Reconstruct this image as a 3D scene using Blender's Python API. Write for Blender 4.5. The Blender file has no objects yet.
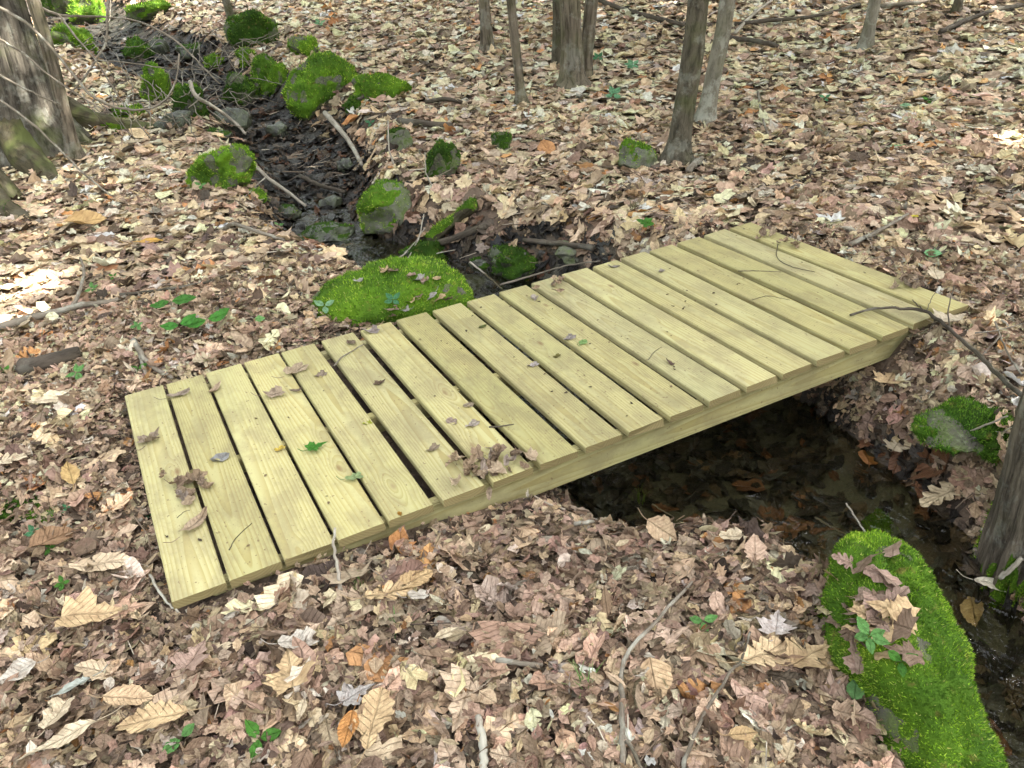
import bpy, bmesh, math, random
import numpy as np
from mathutils import Vector, Matrix
SEED = 7
random.seed(SEED)
rng = np.random.default_rng(SEED)
S = bpy.context.scene
COL = S.collection
PI = math.pi

# ------------------------------------------------------------------ camera
CAM_R = np.array([[0.88152751, -0.46727819, -0.06753033],
                  [-0.28796554, -0.41878998, -0.86121472],
                  [0.37414583, 0.77863088, -0.5037349]])
CAM_C = np.array([0.15021644, -1.82557128, 1.4950917])
FOC = 816.824
cam_d = bpy.data.cameras.new('camera')
cam = bpy.data.objects.new('camera', cam_d)
COL.objects.link(cam)
m = Matrix.Identity(4)
for r in range(3):
    m[r][0] = CAM_R[0][r]; m[r][1] = -CAM_R[1][r]; m[r][2] = -CAM_R[2][r]; m[r][3] = CAM_C[r]
cam.matrix_world = m
cam_d.sensor_width = 36.0
cam_d.lens = FOC * 36.0 / 1024.0
cam_d.clip_start = 0.05
cam_d.clip_end = 600
S.camera = cam
FWD = np.array([CAM_R[2][0], CAM_R[2][1], 0.0]); FWD /= np.linalg.norm(FWD)
RGT = np.array([FWD[1], -FWD[0], 0.0])

# ------------------------------------------------------------------ vector noise
def _h(ix, iy, iz, s):
    n = (ix * 374761393 + iy * 668265263 + iz * 2147483647 + s * 144665) & 0xFFFFFFFF
    n = ((n ^ (n >> 13)) * 1274126177) & 0xFFFFFFFF
    n = ((n ^ (n >> 16)) * 2246822519) & 0xFFFFFFFF
    return ((n ^ (n >> 15)) & 0xFFFF) / 65535.0
def vnoise(x, y, z=None, s=0):
    x = np.asarray(x, float); y = np.asarray(y, float)
    z = np.zeros_like(x) if z is None else np.asarray(z, float)
    xi = np.floor(x).astype(np.int64); yi = np.floor(y).astype(np.int64); zi = np.floor(z).astype(np.int64)
    fx = x - xi; fy = y - yi; fz = z - zi
    fx = fx * fx * (3 - 2 * fx); fy = fy * fy * (3 - 2 * fy); fz = fz * fz * (3 - 2 * fz)
    out = 0
    for a in (0, 1):
        for b in (0, 1):
            for c in (0, 1):
                w = (fx if a else 1 - fx) * (fy if b else 1 - fy) * (fz if c else 1 - fz)
                out = out + w * _h(xi + a, yi + b, zi + c, s)
    return out * 2 - 1
def fbm(x, y, z=None, s=0, o=4):
    t = 0; a = 1.0; f = 1.0; n = 0
    for k in range(o):
        t = t + a * vnoise(x * f + 17.3 * k, y * f - 9.1 * k, None if z is None else z * f, s + k)
        n += a; a *= .5; f *= 2.03
    return t / n
def sstep(a, b, x):
    t = np.clip((x - a) / (b - a), 0, 1)
    return t * t * (3 - 2 * t)

# ------------------------------------------------------------------ terrain
DECK_W = 1.2468
BX = [0.0, 0.15032, 0.30029, 0.45118, 0.60112, 0.77044, 0.9362, 1.10097, 1.26808, 1.43346, 1.59752,
      1.763, 1.92811, 2.09268, 2.25938, 2.42279, 2.59426, 2.76503, 2.9311]
DECK_L = BX[-1] + .14
# stream centre line: x, y, half width, depth below the ground, water level
CH = np.array([
    [1.70, -4.5, .45, .55, -.47],
    [1.78, -1.70, .30, .50, -.43],
    [1.90, -1.00, .19, .48, -.415],
    [2.05, -0.55, .22, .46, -.405],
    [2.02, -0.24, .40, .46, -.40],
    [1.93, 0.12, .64, .46, -.40],
    [1.98, 0.60, .58, .45, -.40],
    [2.00, 1.20, .48, .43, -.395],
    [1.93, 1.80, .36, .38, -.37],
    [1.74, 2.35, .28, .34, -.36],
    [1.54, 3.00, .22, .33, -.345],
    [1.48, 3.70, .24, .29, -.33],
    [1.66, 4.60, .28, .26, -.28],
    [1.75, 5.60, .34, .25, -.20],
    [1.60, 7.00, .38, .24, -.095],
    [1.30, 8.60, .46, .24, .03],
    [0.90, 10.5, .55, .20, .20],
    [0.40, 14.0, .55, .20, .50],
])
BUMPS = [(0.45, 1.75, .075, .55), (3.35, .95, .085, .5), (-.35, 1.0, .045, .5), (2.75, 1.6, .05, .45),
         (0.30, -.12, .055, .30), (2.88, -.10, .065, .2), (1.0, -.9, .02, .4), (1.50, -1.2, -.09, .22), (1.38, -.12, -.055, .2)]
def base_h(x, y):
    x = np.asarray(x, float); y = np.asarray(y, float)
    d = (x - CAM_C[0]) * FWD[0] + (y - CAM_C[1]) * FWD[1]
    k = np.log1p(np.exp(np.clip((d - 5.6) * 1.6, -30, 30))) / 1.6
    k = 30 * np.tanh(k / 30)
    near = np.exp(-(((x - 1.5) / 2.2) ** 2 + ((y - .6) / 1.3) ** 2))
    z = -0.115 + .10 * k + .09 * fbm(x * .45, y * .45, s=3, o=3) * (1 - .85 * near) + .014 * fbm(x * 2.6, y * 2.6, s=11, o=2)
    for bx, by, dz, sg in BUMPS:
        z = z + dz * np.exp(-((x - bx) ** 2 + (y - by) ** 2) / (2 * sg * sg))
    return z
def channel(x, y):
    x = np.asarray(x, float); y = np.asarray(y, float)
    best = np.full(x.shape, 1e9); hw = np.zeros(x.shape); dp = np.zeros(x.shape); zw = np.zeros(x.shape)
    for a, b in zip(CH[:-1], CH[1:]):
        ex, ey = b[0] - a[0], b[1] - a[1]
        t = np.clip(((x - a[0]) * ex + (y - a[1]) * ey) / (ex * ex + ey * ey), 0, 1)
        d = np.hypot(x - a[0] - t * ex, y - a[1] - t * ey)
        q = d < best
        best = np.where(q, d, best)
        hw = np.where(q, a[2] + t * (b[2] - a[2]), hw)
        dp = np.where(q, a[3] + t * (b[3] - a[3]), dp)
        zw = np.where(q, a[4] + t * (b[4] - a[4]), zw)
    return best, hw, dp, zw
def height(x, y):
    x = np.asarray(x, float); y = np.asarray(y, float)
    z = base_h(x, y)
    d, hw, dp, zw = channel(x, y)
    d = d + .10 * fbm(x * 2.3, y * 2.3, s=21, o=3)
    bank = .34 + .1 * vnoise(x * 1.1, y * 1.1, s=5)
    c = 1 - sstep(hw * .62, hw + bank, d)
    z = z - dp * c + .03 * c * fbm(x * 6, y * 6, s=31, o=3)
    z = np.maximum(z, -.20 - 2.2 * np.maximum(np.hypot(x - 2.38, y + .86) - .10, 0))
    # never above the underside of the bridge
    under = (x > -.01) & (x < DECK_L + .01) & (y > -.02) & (y < DECK_W + .02)
    z = np.where(under, np.minimum(z, -.055), z)
    return z
def H(x, y):
    return float(height(np.array([x]), np.array([y]))[0])
def wet(x, y):
    x = np.asarray(x, float); y = np.asarray(y, float)
    d, hw, dp, zw = channel(x, y)
    return 1 - sstep(hw * .9, hw + np.where(y > 1.6, .30, .17), d + .12 * fbm(np.asarray(x) * 3, np.asarray(y) * 3, s=77, o=2))

def ray_dir(px, py):
    return CAM_R.T @ np.array([(px - 512) / FOC, (py - 384) / FOC, 1.0])
_TS = np.geomspace(.8, 60, 1500)
def G(px, py, h=0.0, flat=False):
    """Point on the ground (raised by h) seen in direction px, py."""
    d = ray_dir(px, py)
    P = CAM_C + _TS[:, None] * d
    z = (base_h if flat else height)(P[:, 0], P[:, 1]) + h
    below = np.nonzero(P[:, 2] < z)[0]
    if len(below) == 0:
        return P[-1]
    i = max(below[0], 1)
    a = P[i - 1, 2] - z[i - 1]; b = z[i] - P[i, 2]
    t = _TS[i - 1] + (_TS[i] - _TS[i - 1]) * a / max(a + b, 1e-9)
    return CAM_C + t * d
def Z(px, py, z):
    d = ray_dir(px, py); t = (z - CAM_C[2]) / d[2]
    return CAM_C + t * d
def D(px, py, depth):
    return CAM_C + ray_dir(px, py) * depth
def ppm(P):
    return FOC / float((CAM_R @ (np.asarray(P) - CAM_C))[2])

# ------------------------------------------------------------------ helpers
def mesh_np(name, V, F, col=None, lco=None, smooth=True):
    """V (n,3), F (m,3) or (m,4) numpy -> mesh data"""
    me = bpy.data.meshes.new(name)
    V = np.ascontiguousarray(V, np.float32); F = np.ascontiguousarray(F, np.int32)
    n, k = F.shape
    me.vertices.add(len(V)); me.vertices.foreach_set('co', V.ravel())
    me.loops.add(n * k); me.loops.foreach_set('vertex_index', F.ravel())
    me.polygons.add(n)
    me.polygons.foreach_set('loop_start', np.arange(0, n * k, k, dtype=np.int32))
    me.polygons.foreach_set('loop_total', np.full(n, k, dtype=np.int32))
    me.polygons.foreach_set('use_smooth', np.full(n, smooth, dtype=bool))
    if col is not None:
        a = me.attributes.new('col', 'FLOAT_COLOR', 'POINT')
        c = np.ones((len(V), 4), np.float32); c[:, :3] = col
        a.data.foreach_set('color', c.ravel())
    if lco is not None:
        a = me.attributes.new('lco', 'FLOAT_VECTOR', 'POINT')
        a.data.foreach_set('vector', np.ascontiguousarray(lco, np.float32).ravel())
    me.update(calc_edges=True)
    me.validate()
    return me
def link(name, me, mat, parent=None, loc=None):
    o = bpy.data.objects.new(name, me)
    COL.objects.link(o)
    if me is not None and mat is not None:
        me.materials.clear(); me.materials.append(mat)
    if parent is not None:
        o.parent = parent
    if loc is not None:
        o.location = loc
    return o
def tag(o, label=None, cat=None, group=None, kind=None):
    if label: o['label'] = label
    if cat: o['category'] = cat
    if group: o['group'] = group
    if kind: o['kind'] = kind
    return o
def root(name, label, cat, loc, group=None):
    o = bpy.data.objects.new(name, None); COL.objects.link(o)
    o.location = loc; o.empty_display_size = .1
    return tag(o, label, cat, group)
def tri_grid(nu, nv, wrap=False):
    i = np.arange(nu - 1)[:, None]; j = np.arange(nv if wrap else nv - 1)[None, :]
    j2 = (j + 1) % nv
    return np.stack([i * nv + j, (i + 1) * nv + j, (i + 1) * nv + j2, i * nv + j2], -1).reshape(-1, 4)

# ------------------------------------------------------------------ materials
class NT:
    def __init__(s, name):
        s.m = bpy.data.materials.new(name); s.m.use_nodes = True
        s.t = s.m.node_tree; s.t.nodes.clear()
        s.out = s.t.nodes.new('ShaderNodeOutputMaterial')
    def n(s, typ, **kw):
        x = s.t.nodes.new(typ)
        for k, v in kw.items():
            if k.startswith('i_'):
                key = k[2:]
                key = int(key) if key.isdigit() else key.replace('_', ' ')
                if isinstance(v, bpy.types.NodeSocket): s.t.links.new(v, x.inputs[key])
                else: x.inputs[key].default_value = v
            else: setattr(x, k, v)
        return x
    def l(s, a, b): s.t.links.new(a, b)
    def math(s, op, a, b=None, clamp=False):
        x = s.n('ShaderNodeMath', operation=op); x.use_clamp = clamp
        for i, v in enumerate((a, b)):
            if v is None: continue
            if isinstance(v, bpy.types.NodeSocket): s.l(v, x.inputs[i])
            else: x.inputs[i].default_value = v
        return x.outputs[0]
    def noise(s, vec, scale, detail=4, rough=.55, dist=0.0):
        x = s.n('ShaderNodeTexNoise'); s.l(vec, x.inputs['Vector'])
        x.inputs['Scale'].default_value = scale; x.inputs['Detail'].default_value = detail
        x.inputs['Roughness'].default_value = rough; x.inputs['Distortion'].default_value = dist
        return x.outputs['Fac']
    def scale(s, vec, v, loc=(0, 0, 0), rot=(0, 0, 0)):
        x = s.n('ShaderNodeMapping'); s.l(vec, x.inputs['Vector'])
        x.inputs['Scale'].default_value = v; x.inputs['Location'].default_value = loc; x.inputs['Rotation'].default_value = rot
        return x.outputs[0]
    def ramp(s, fac, stops, interp='LINEAR'):
        x = s.n('ShaderNodeValToRGB'); s.l(fac, x.inputs[0])
        e = x.color_ramp.elements
        x.color_ramp.interpolation = interp
        while len(e) < len(stops): e.new(.5)
        for q, (p, c) in zip(e, stops):
            q.position = p
            q.color = (c, c, c, 1) if isinstance(c, (int, float)) else (*c, 1)
        return x.outputs[0]
    def mix(s, fac, a, b, mode='MIX'):
        x = s.n('ShaderNodeMix', data_type='RGBA', blend_type=mode)
        for key, v in ((0, fac), (6, a), (7, b)):
            if isinstance(v, bpy.types.NodeSocket): s.l(v, x.inputs[key])
            elif key == 0: x.inputs[0].default_value = v
            else: x.inputs[key].default_value = (*v, 1) if not isinstance(v, (int, float)) else (v, v, v, 1)
        return x.outputs[2]
    def bump(s, h, strength=.5, dist=.01, normal=None):
        x = s.n('ShaderNodeBump'); s.l(h, x.inputs['Height'])
        x.inputs['Strength'].default_value = strength; x.inputs['Distance'].default_value = dist
        if normal is not None: s.l(normal, x.inputs['Normal'])
        return x.outputs[0]
    def finish(s, color, rough=.8, spec=.3, normal=None, **kw):
        p = s.n('ShaderNodeBsdfPrincipled')
        for key, v in (('Base Color', color), ('Roughness', rough), ('Specular IOR Level', spec), ('Normal', normal)):
            if v is None: continue
            if isinstance(v, bpy.types.NodeSocket): s.l(v, p.inputs[key])
            elif key == 'Base Color': p.inputs[key].default_value = (*v, 1)
            else: p.inputs[key].default_value = v
        for k, v in kw.items(): p.inputs[k.replace('_', ' ')].default_value = v
        s.l(p.outputs[0], s.out.inputs[0])
        return s.m

def mat_wood(name, tint=(1, 1, 1)):
    """Pressure treated pine; local y runs along the grain."""
    t = NT(name)
    oc = t.n('ShaderNodeTexCoord').outputs['Object']
    rnd = t.n('ShaderNodeObjectInfo').outputs['Random']
    r2 = t.math('FRACT', t.math('MULTIPLY', rnd, 37.7)); r3 = t.math('FRACT', t.math('MULTIPLY', rnd, 91.3))
    off = t.n('ShaderNodeCombineXYZ')
    t.l(t.math('MULTIPLY', rnd, 7.0), off.inputs[0]); t.l(t.math('MULTIPLY', r2, 9.0), off.inputs[1]); t.l(t.math('MULTIPLY', r3, 5.0), off.inputs[2])
    uo = t.n('ShaderNodeVectorMath', operation='ADD'); t.l(oc, uo.inputs[0]); t.l(off.outputs[0], uo.inputs[1])
    U = uo.outputs[0]                                   # unique coordinates per piece
    sx = t.n('ShaderNodeSeparateXYZ'); t.l(oc, sx.inputs[0])
    # knots
    vo = t.n('ShaderNodeTexVoronoi', feature='F1'); vo.inputs['Scale'].default_value = 6.0
    t.l(t.scale(U, (1, .42, 1)), vo.inputs['Vector'])
    kd = vo.outputs['Distance']
    kin = t.ramp(kd, [(0.0, 1.0), (.30, 0.0)], 'EASE')
    warp = t.noise(t.scale(U, (7, .9, 7)), 1.0, 3)
    warp2 = t.noise(t.scale(U, (60, 3, 60)), 1.0, 2)
    tilt = t.math('MULTIPLY', sx.outputs[1], t.math('MULTIPLY', t.math('SUBTRACT', r2, .5), .09))
    x1 = t.math('ADD', sx.outputs[0], t.math('MULTIPLY', t.math('SUBTRACT', rnd, .5), .13))
    x1 = t.math('ADD', x1, t.math('MULTIPLY', t.math('SUBTRACT', warp, .5), .05))
    z1 = t.math('ADD', t.math('SUBTRACT', sx.outputs[2], t.math('ADD', .03, t.math('MULTIPLY', r3, .06))), tilt)
    z1 = t.math('ADD', z1, t.math('MULTIPLY', kin, .022))
    rad = t.math('SQRT', t.math('ADD', t.math('MULTIPLY', x1, x1), t.math('MULTIPLY', z1, z1)))
    rad = t.math('ADD', rad, t.math('MULTIPLY', warp2, .0016))
    saw = t.math('FRACT', t.math('MULTIPLY', rad, 118.0))
    late = t.ramp(saw, [(0.0, 0.0), (.35, .06), (.80, .8), (.93, 1.0), (1.0, 0.0)])
    fib = t.noise(t.scale(U, (260, 5, 260)), 1.0, 3)
    blot = t.noise(t.scale(U, (5, 1.6, 5)), 1.0, 4, .6)
    early = t.mix(blot, (.365, .335, .148), (.45, .41, .205))
    latec = t.mix(blot, (.255, .195, .062), (.335, .27, .095))
    c = t.mix(t.math('MULTIPLY', late, t.math('ADD', .35, t.math('MULTIPLY', t.noise(t.scale(U, (3, .7, 3)), 1.0, 2), .95)), True), early, latec)
    c = t.mix(t.math('MULTIPLY', fib, .16), c, (.28, .23, .09))
    # green preservative tone and grey weather in patches
    g = t.ramp(t.noise(t.scale(U, (3.2, 1.1, 3.2)), 1.3, 3), [(.42, 0.0), (.72, .5)])
    c = t.mix(g, c, (.335, .325, .145))
    dirt = t.ramp(t.noise(t.scale(U, (11, 5, 11)), 1.0, 6, .7), [(.43, 0.0), (.60, .5), (.8, .75)])
    c = t.mix(dirt, c, (.20, .165, .085))
    speck = t.ramp(t.noise(t.scale(U, (95, 60, 95)), 1.0, 2, .6), [(.66, 0.0), (.71, .8)])
    c = t.mix(speck, c, (.16, .11, .055))
    thin = t.math('ABSOLUTE', t.math('SUBTRACT', t.noise(t.scale(U, (22, 14, 22)), 1.0, 2, .5, .6), .5))
    scr = t.math('MULTIPLY', t.ramp(thin, [(0.0, 1.0), (.006, 0.0)]), t.ramp(t.noise(t.scale(U, (9, 6, 9), (3, 2, 1)), 1.0, 2), [(.55, 0.0), (.62, .55)]))
    c = t.mix(scr, c, (.2, .14, .07))
    knot = t.ramp(kd, [(.02, .9), (.045, .55), (.075, 0.0)])
    c = t.mix(knot, c, (.17, .10, .045))
    # tone of the piece
    v = t.n('ShaderNodeHueSaturation'); t.l(c, v.inputs['Color'])
    t.l(t.math('ADD', .80, t.math('MULTIPLY', r3, .26)), v.inputs['Value'])
    t.l(t.math('ADD', .92, t.math('MULTIPLY', r2, .12)), v.inputs['Saturation'])
    # end grain: saw cut faces along local y
    geo = t.n('ShaderNodeTexCoord').outputs['Normal']
    sn = t.n('ShaderNodeSeparateXYZ'); t.l(geo, sn.inputs[0])
    endf = t.ramp(t.math('ABSOLUTE', sn.outputs[1]), [(.55, 0.0), (.85, 1.0)])
    endc = t.mix(t.math('MULTIPLY', late, .6), (.20, .16, .07), (.11, .08, .036))
    c2 = t.mix(endf, v.outputs[0], endc)
    c2 = t.mix(1.0, c2, tint, 'MULTIPLY')
    hgt = t.math('ADD', t.math('MULTIPLY', late, .5), t.math('ADD', t.math('MULTIPLY', fib, .6), t.math('MULTIPLY', dirt, -.4)))
    return t.finish(c2, t.ramp(fib, [(0, .62), (1, .82)]), .28, t.bump(hgt, .35, .0015))

def mat_leaf(name, wetness=False, fresh=False):
    t = NT(name)
    a = t.n('ShaderNodeAttribute', attribute_name='col').outputs['Color']
    lc = t.n('ShaderNodeAttribute', attribute_name='lco').outputs['Vector']
    s = t.n('ShaderNodeSeparateXYZ'); t.l(lc, s.inputs[0])
    ay = t.math('ABSOLUTE', s.outputs[1])
    mid = t.ramp(ay, [(0.0, 1.0), (.022, 0.0)])
    side = t.math('FRACT', t.math('MULTIPLY', t.math('SUBTRACT', s.outputs[0], t.math('MULTIPLY', ay, .75)), 9.0))
    sv = t.ramp(t.math('ABSOLUTE', t.math('SUBTRACT', side, .5)), [(.0, 1.0), (.07, 0.0)])
    vein = t.math('MAXIMUM', mid, t.math('MULTIPLY', sv, .6))
    b = t.noise(lc, 5.0, 5, .65)
    fine = t.noise(lc, 34.0, 3, .6)
    c = t.mix(t.ramp(b, [(.38, .0), (.66, .8)]), a, t.mix(1.0, a, (.50, .44, .40), 'MULTIPLY'))
    c = t.mix(t.math('MULTIPLY', vein, .17), c, t.mix(1.0, a, (.70, .62, .55), 'MULTIPLY') if not fresh else t.mix(1.0, a, (1.8, 1.5, 1.6), 'MULTIPLY'))
    spots = t.ramp(fine, [(.66, 0.0), (.72, .5)])
    if not fresh: c = t.mix(spots, c, t.mix(1.0, a, (.3, .26, .24), 'MULTIPLY'))
    hgt = t.math('ADD', t.math('MULTIPLY', vein, .8), t.math('ADD', t.math('MULTIPLY', b, 1.3), t.math('MULTIPLY', fine, .35)))
    nrm = t.bump(hgt, .9, .008)
    p = t.n('ShaderNodeBsdfPrincipled')
    t.l(c, p.inputs['Base Color']); t.l(nrm, p.inputs['Normal'])
    p.inputs['Roughness'].default_value = .33 if wetness else (.48 if fresh else .62)
    p.inputs['Specular IOR Level'].default_value = .3 if wetness else .3
    tr = t.n('ShaderNodeBsdfTranslucent'); t.l(c, tr.inputs['Color'])
    mx = t.n('ShaderNodeMixShader'); mx.inputs[0].default_value = .05 if wetness else (.3 if fresh else .16)
    t.l(p.outputs[0], mx.inputs[1]); t.l(tr.outputs[0], mx.inputs[2]); t.l(mx.outputs[0], t.out.inputs[0])
    return t.m

def mat_attr(name, rough=.8, spec=.2, transl=0.0):
    t = NT(name)
    a = t.n('ShaderNodeAttribute', attribute_name='col').outputs['Color']
    p = t.n('ShaderNodeBsdfPrincipled'); t.l(a, p.inputs['Base Color'])
    p.inputs['Roughness'].default_value = rough; p.inputs['Specular IOR Level'].default_value = spec
    tr = t.n('ShaderNodeBsdfTranslucent'); t.l(a, tr.inputs['Color'])
    mx = t.n('ShaderNodeMixShader'); mx.inputs[0].default_value = transl
    t.l(p.outputs[0], mx.inputs[1]); t.l(tr.outputs[0], mx.inputs[2]); t.l(mx.outputs[0], t.out.inputs[0])
    return t.m

def mat_rock(name, c0=(.035, .032, .024), c1=(.10, .095, .072), green=.35, rough=.85):
    t = NT(name)
    oc = t.n('ShaderNodeTexCoord').outputs['Object']
    n1 = t.noise(oc, 9, 6, .65); n2 = t.noise(oc, 55, 5, .7)
    c = t.mix(t.ramp(n1, [(.3, 0.0), (.7, 1.0)]), c0, c1)
    c = t.mix(t.ramp(n2, [(.55, 0.0), (.75, .55)]), c, (.42, .42, .36))
    c = t.mix(t.math('MULTIPLY', t.ramp(t.noise(oc, 14, 5, .7), [(.40, 0.0), (.62, 1.0)]), green), c, (.075, .11, .02))
    h = t.math('ADD', n1, t.math('MULTIPLY', n2, .5))
    return t.finish(c, rough, .35, t.bump(h, .7, .02))

def mat_bark(name, c0, c1, lich=.3, vs=.16, green=.25, bs=1.0):
    t = NT(name)
    oc = t.n('ShaderNodeAttribute', attribute_name='lco').outputs['Vector']     # coordinates along the stem
    v = t.scale(oc, (1, 1, vs))
    n1 = t.noise(v, 30, 8, .75, .5); n2 = t.noise(oc, 95, 5, .75)
    rid = t.ramp(n1, [(.36, 0.0), (.5, .55), (.7, 1.0)])
    c = t.mix(rid, c0, c1)
    c = t.mix(t.math('MULTIPLY', n2, .4), c, c0)
    l = t.ramp(t.noise(oc, 6.5, 5, .7), [(.52, 0.0), (.6, 1.0)])
    c = t.mix(t.math('MULTIPLY', l, lich), c, (.42, .43, .36))
    g = t.ramp(t.noise(oc, 4.0, 4, .6), [(.48, 0.0), (.66, 1.0)])
    c = t.mix(t.math('MULTIPLY', g, green), c, (.10, .12, .035))
    h = t.math('ADD', rid, t.math('MULTIPLY', n2, .4))
    return t.finish(c, .88, .2, t.bump(h, .8 * bs, .012))

def mat_ground():
    t = NT('forest_soil')
    oc = t.n('ShaderNodeTexCoord').outputs['Object']
    v = t.n('ShaderNodeTexVoronoi', feature='F1'); v.inputs['Scale'].default_value = 16; t.l(oc, v.inputs['Vector'])
    n1 = t.noise(oc, 2.2, 5); n2 = t.noise(oc, 60, 4, .7)
    c = t.mix(t.ramp(v.outputs['Color'], [(.2, 0.0), (.8, 1.0)]), (.055, .04, .03), (.18, .125, .085))
    c = t.mix(t.ramp(n1, [(.4, 0.0), (.65, .5)]), c, (.05, .036, .026))
    # stream bed: wet silt along the channel, stored as a mesh attribute
    w = t.n('ShaderNodeAttribute', attribute_name='silt').outputs['Fac']
    sy = t.n('ShaderNodeSeparateXYZ'); t.l(oc, sy.inputs[0])
    up = t.ramp(t.math('MULTIPLY', sy.outputs[1], .25), [(.38, 0.0), (.62, 1.0)])       # black leaf mud upstream, olive silt in the pool
    c = t.mix(w, c, t.mix(up, t.mix(n2, (.05, .048, .033), (.125, .118, .08)), t.mix(n2, (.014, .012, .009), (.04, .034, .025))))
    ro = t.mix(w, .9, .55)
    return t.finish(c, ro, .35, t.bump(t.math('ADD', n2, v.outputs['Distance']), .8, .02))

def mat_water():
    t = NT('stream_water')
    oc = t.n('ShaderNodeTexCoord').outputs['Object']
    n = t.noise(t.scale(oc, (1, .7, 1), rot=(0, 0, .5)), 9, 3, .6, .8)
    n2 = t.noise(oc, 34, 3, .6, .4)
    nr = t.bump(t.math('ADD', n, t.math('MULTIPLY', n2, .22)), .8, .045)
    gl = t.n('ShaderNodeBsdfGlossy'); gl.inputs['Roughness'].default_value = .03; t.l(nr, gl.inputs['Normal'])
    gl.inputs['Color'].default_value = (1, 1, 1, 1)
    tr = t.n('ShaderNodeBsdfTransparent'); tr.inputs['Color'].default_value = (.84, .82, .66, 1)
    fr = t.n('ShaderNodeFresnel'); fr.inputs['IOR'].default_value = 1.33; t.l(nr, fr.inputs['Normal'])
    mx = t.n('ShaderNodeMixShader'); t.l(fr.outputs[0], mx.inputs[0]); t.l(tr.outputs[0], mx.inputs[1]); t.l(gl.outputs[0], mx.inputs[2])
    t.l(mx.outputs[0], t.out.inputs[0])
    return t.m

M_WOOD = mat_wood('treated_pine')
M_LEAF = mat_leaf('dry_leaf')
M_WETLEAF = mat_leaf('wet_leaf', wetness=True)
M_FRESH = mat_leaf('fresh_leaf', fresh=True)
def mat_moss():
    t = NT('moss')
    a = t.n('ShaderNodeAttribute', attribute_name='col').outputs['Color']
    oc = t.n('ShaderNodeTexCoord').outputs['Object']
    n1 = t.noise(oc, 5.5, 4, .6); n2 = t.noise(oc, 150, 3, .7); n3 = t.noise(oc, 28, 3, .6)
    c = t.mix(t.ramp(n1, [(.38, 0.0), (.62, 1.0)]), t.mix(1.0, a, (.72, .74, .8), 'MULTIPLY'), t.mix(1.0, a, (1.2, 1.1, 1.0), 'MULTIPLY'))
    c = t.mix(t.ramp(n3, [(.60, 0.0), (.72, .6)]), c, (.22, .16, .05))
    p = t.n('ShaderNodeBsdfPrincipled'); t.l(c, p.inputs['Base Color']); t.l(t.bump(t.math('ADD', n2, n3), 1.0, .012), p.inputs['Normal'])
    p.inputs['Roughness'].default_value = .8; p.inputs['Specular IOR Level'].default_value = .12
    tr = t.n('ShaderNodeBsdfTranslucent'); t.l(c, tr.inputs['Color'])
    mx = t.n('ShaderNodeMixShader'); mx.inputs[0].default_value = .2
    t.l(p.outputs[0], mx.inputs[1]); t.l(tr.outputs[0], mx.inputs[2]); t.l(mx.outputs[0], t.out.inputs[0])
    return t.m
M_MOSS = mat_moss()
M_ROCK = mat_rock('stone', green=.75)
M_ROCKPALE = mat_rock('pale_stone', (.065, .063, .048), (.17, .168, .13), .85)
M_ROCKWET = mat_rock('wet_stone', (.022, .022, .018), (.07, .07, .058), .35, .3)
M_BARK = mat_bark('grey_brown_bark', (.060, .047, .034), (.31, .26, .19), .3, .11, .35, 1.5)
M_BARKOLD = mat_bark('old_furrowed_bark', (.042, .036, .028), (.215, .19, .15), .3, .10, .6, 1.6)
M_BARKDARK = mat_bark('olive_bark', (.055, .048, .033), (.175, .152, .108), .30, .3, .45, 1.4)
M_BARKPALE = mat_bark('pale_bark', (.11, .098, .072), (.29, .27, .21), .5, .3, .3)
M_BARKMOSS = mat_bark('mossy_bark', (.035, .030, .016), (.12, .10, .058), .06, .2, .8)
M_STICK = mat_bark('grey_stick', (.085, .07, .05), (.25, .215, .17), .35, .12, .05, .6)
M_STICKPALE = mat_bark('pale_stick', (.17, .145, .11), (.42, .38, .31), .35, .12, .0, .5)
M_STICKDARK = mat_bark('dark_stick', (.035, .028, .021), (.13, .105, .08), .12, .12, .1, .8)
M_GROUND = mat_ground()
M_WATER = mat_water()
M_CANOPY = mat_attr('canopy_leaves', .5, .3, .25)
M_BITS = mat_attr('plant_bits', .8, .15, .0)

# ------------------------------------------------------------------ ground and water
def axis(a, b, step, lo, hi, grow=1.16):
    c = list(np.arange(a, b + 1e-6, step))
    s = step; x = a; left = []
    while x > lo:
        s *= grow; x -= s; left.append(x)
    s = step; x = b; right = []
    while x < hi:
        s *= grow; x += s; right.append(x)
    return np.array(left[::-1] + c + right)
gx = axis(-1.0, 4.6, .03, -150, 150); gy = axis(-2.0, 6.4, .03, -150, 150, 1.12)
X, Y = np.meshgrid(gx, gy, indexing='ij')
Zg = height(X, Y)
gme = mesh_np('forest_floor', np.stack([X, Y, Zg], -1).reshape(-1, 3), tri_grid(len(gx), len(gy)))
at = gme.attributes.new('silt', 'FLOAT', 'POINT')
at.data.foreach_set('value', wet(X.ravel(), Y.ravel()).astype(np.float32))
tag(link('ground', gme, M_GROUND), 'brown forest floor beneath the fallen leaves', None, None, 'structure')

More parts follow.
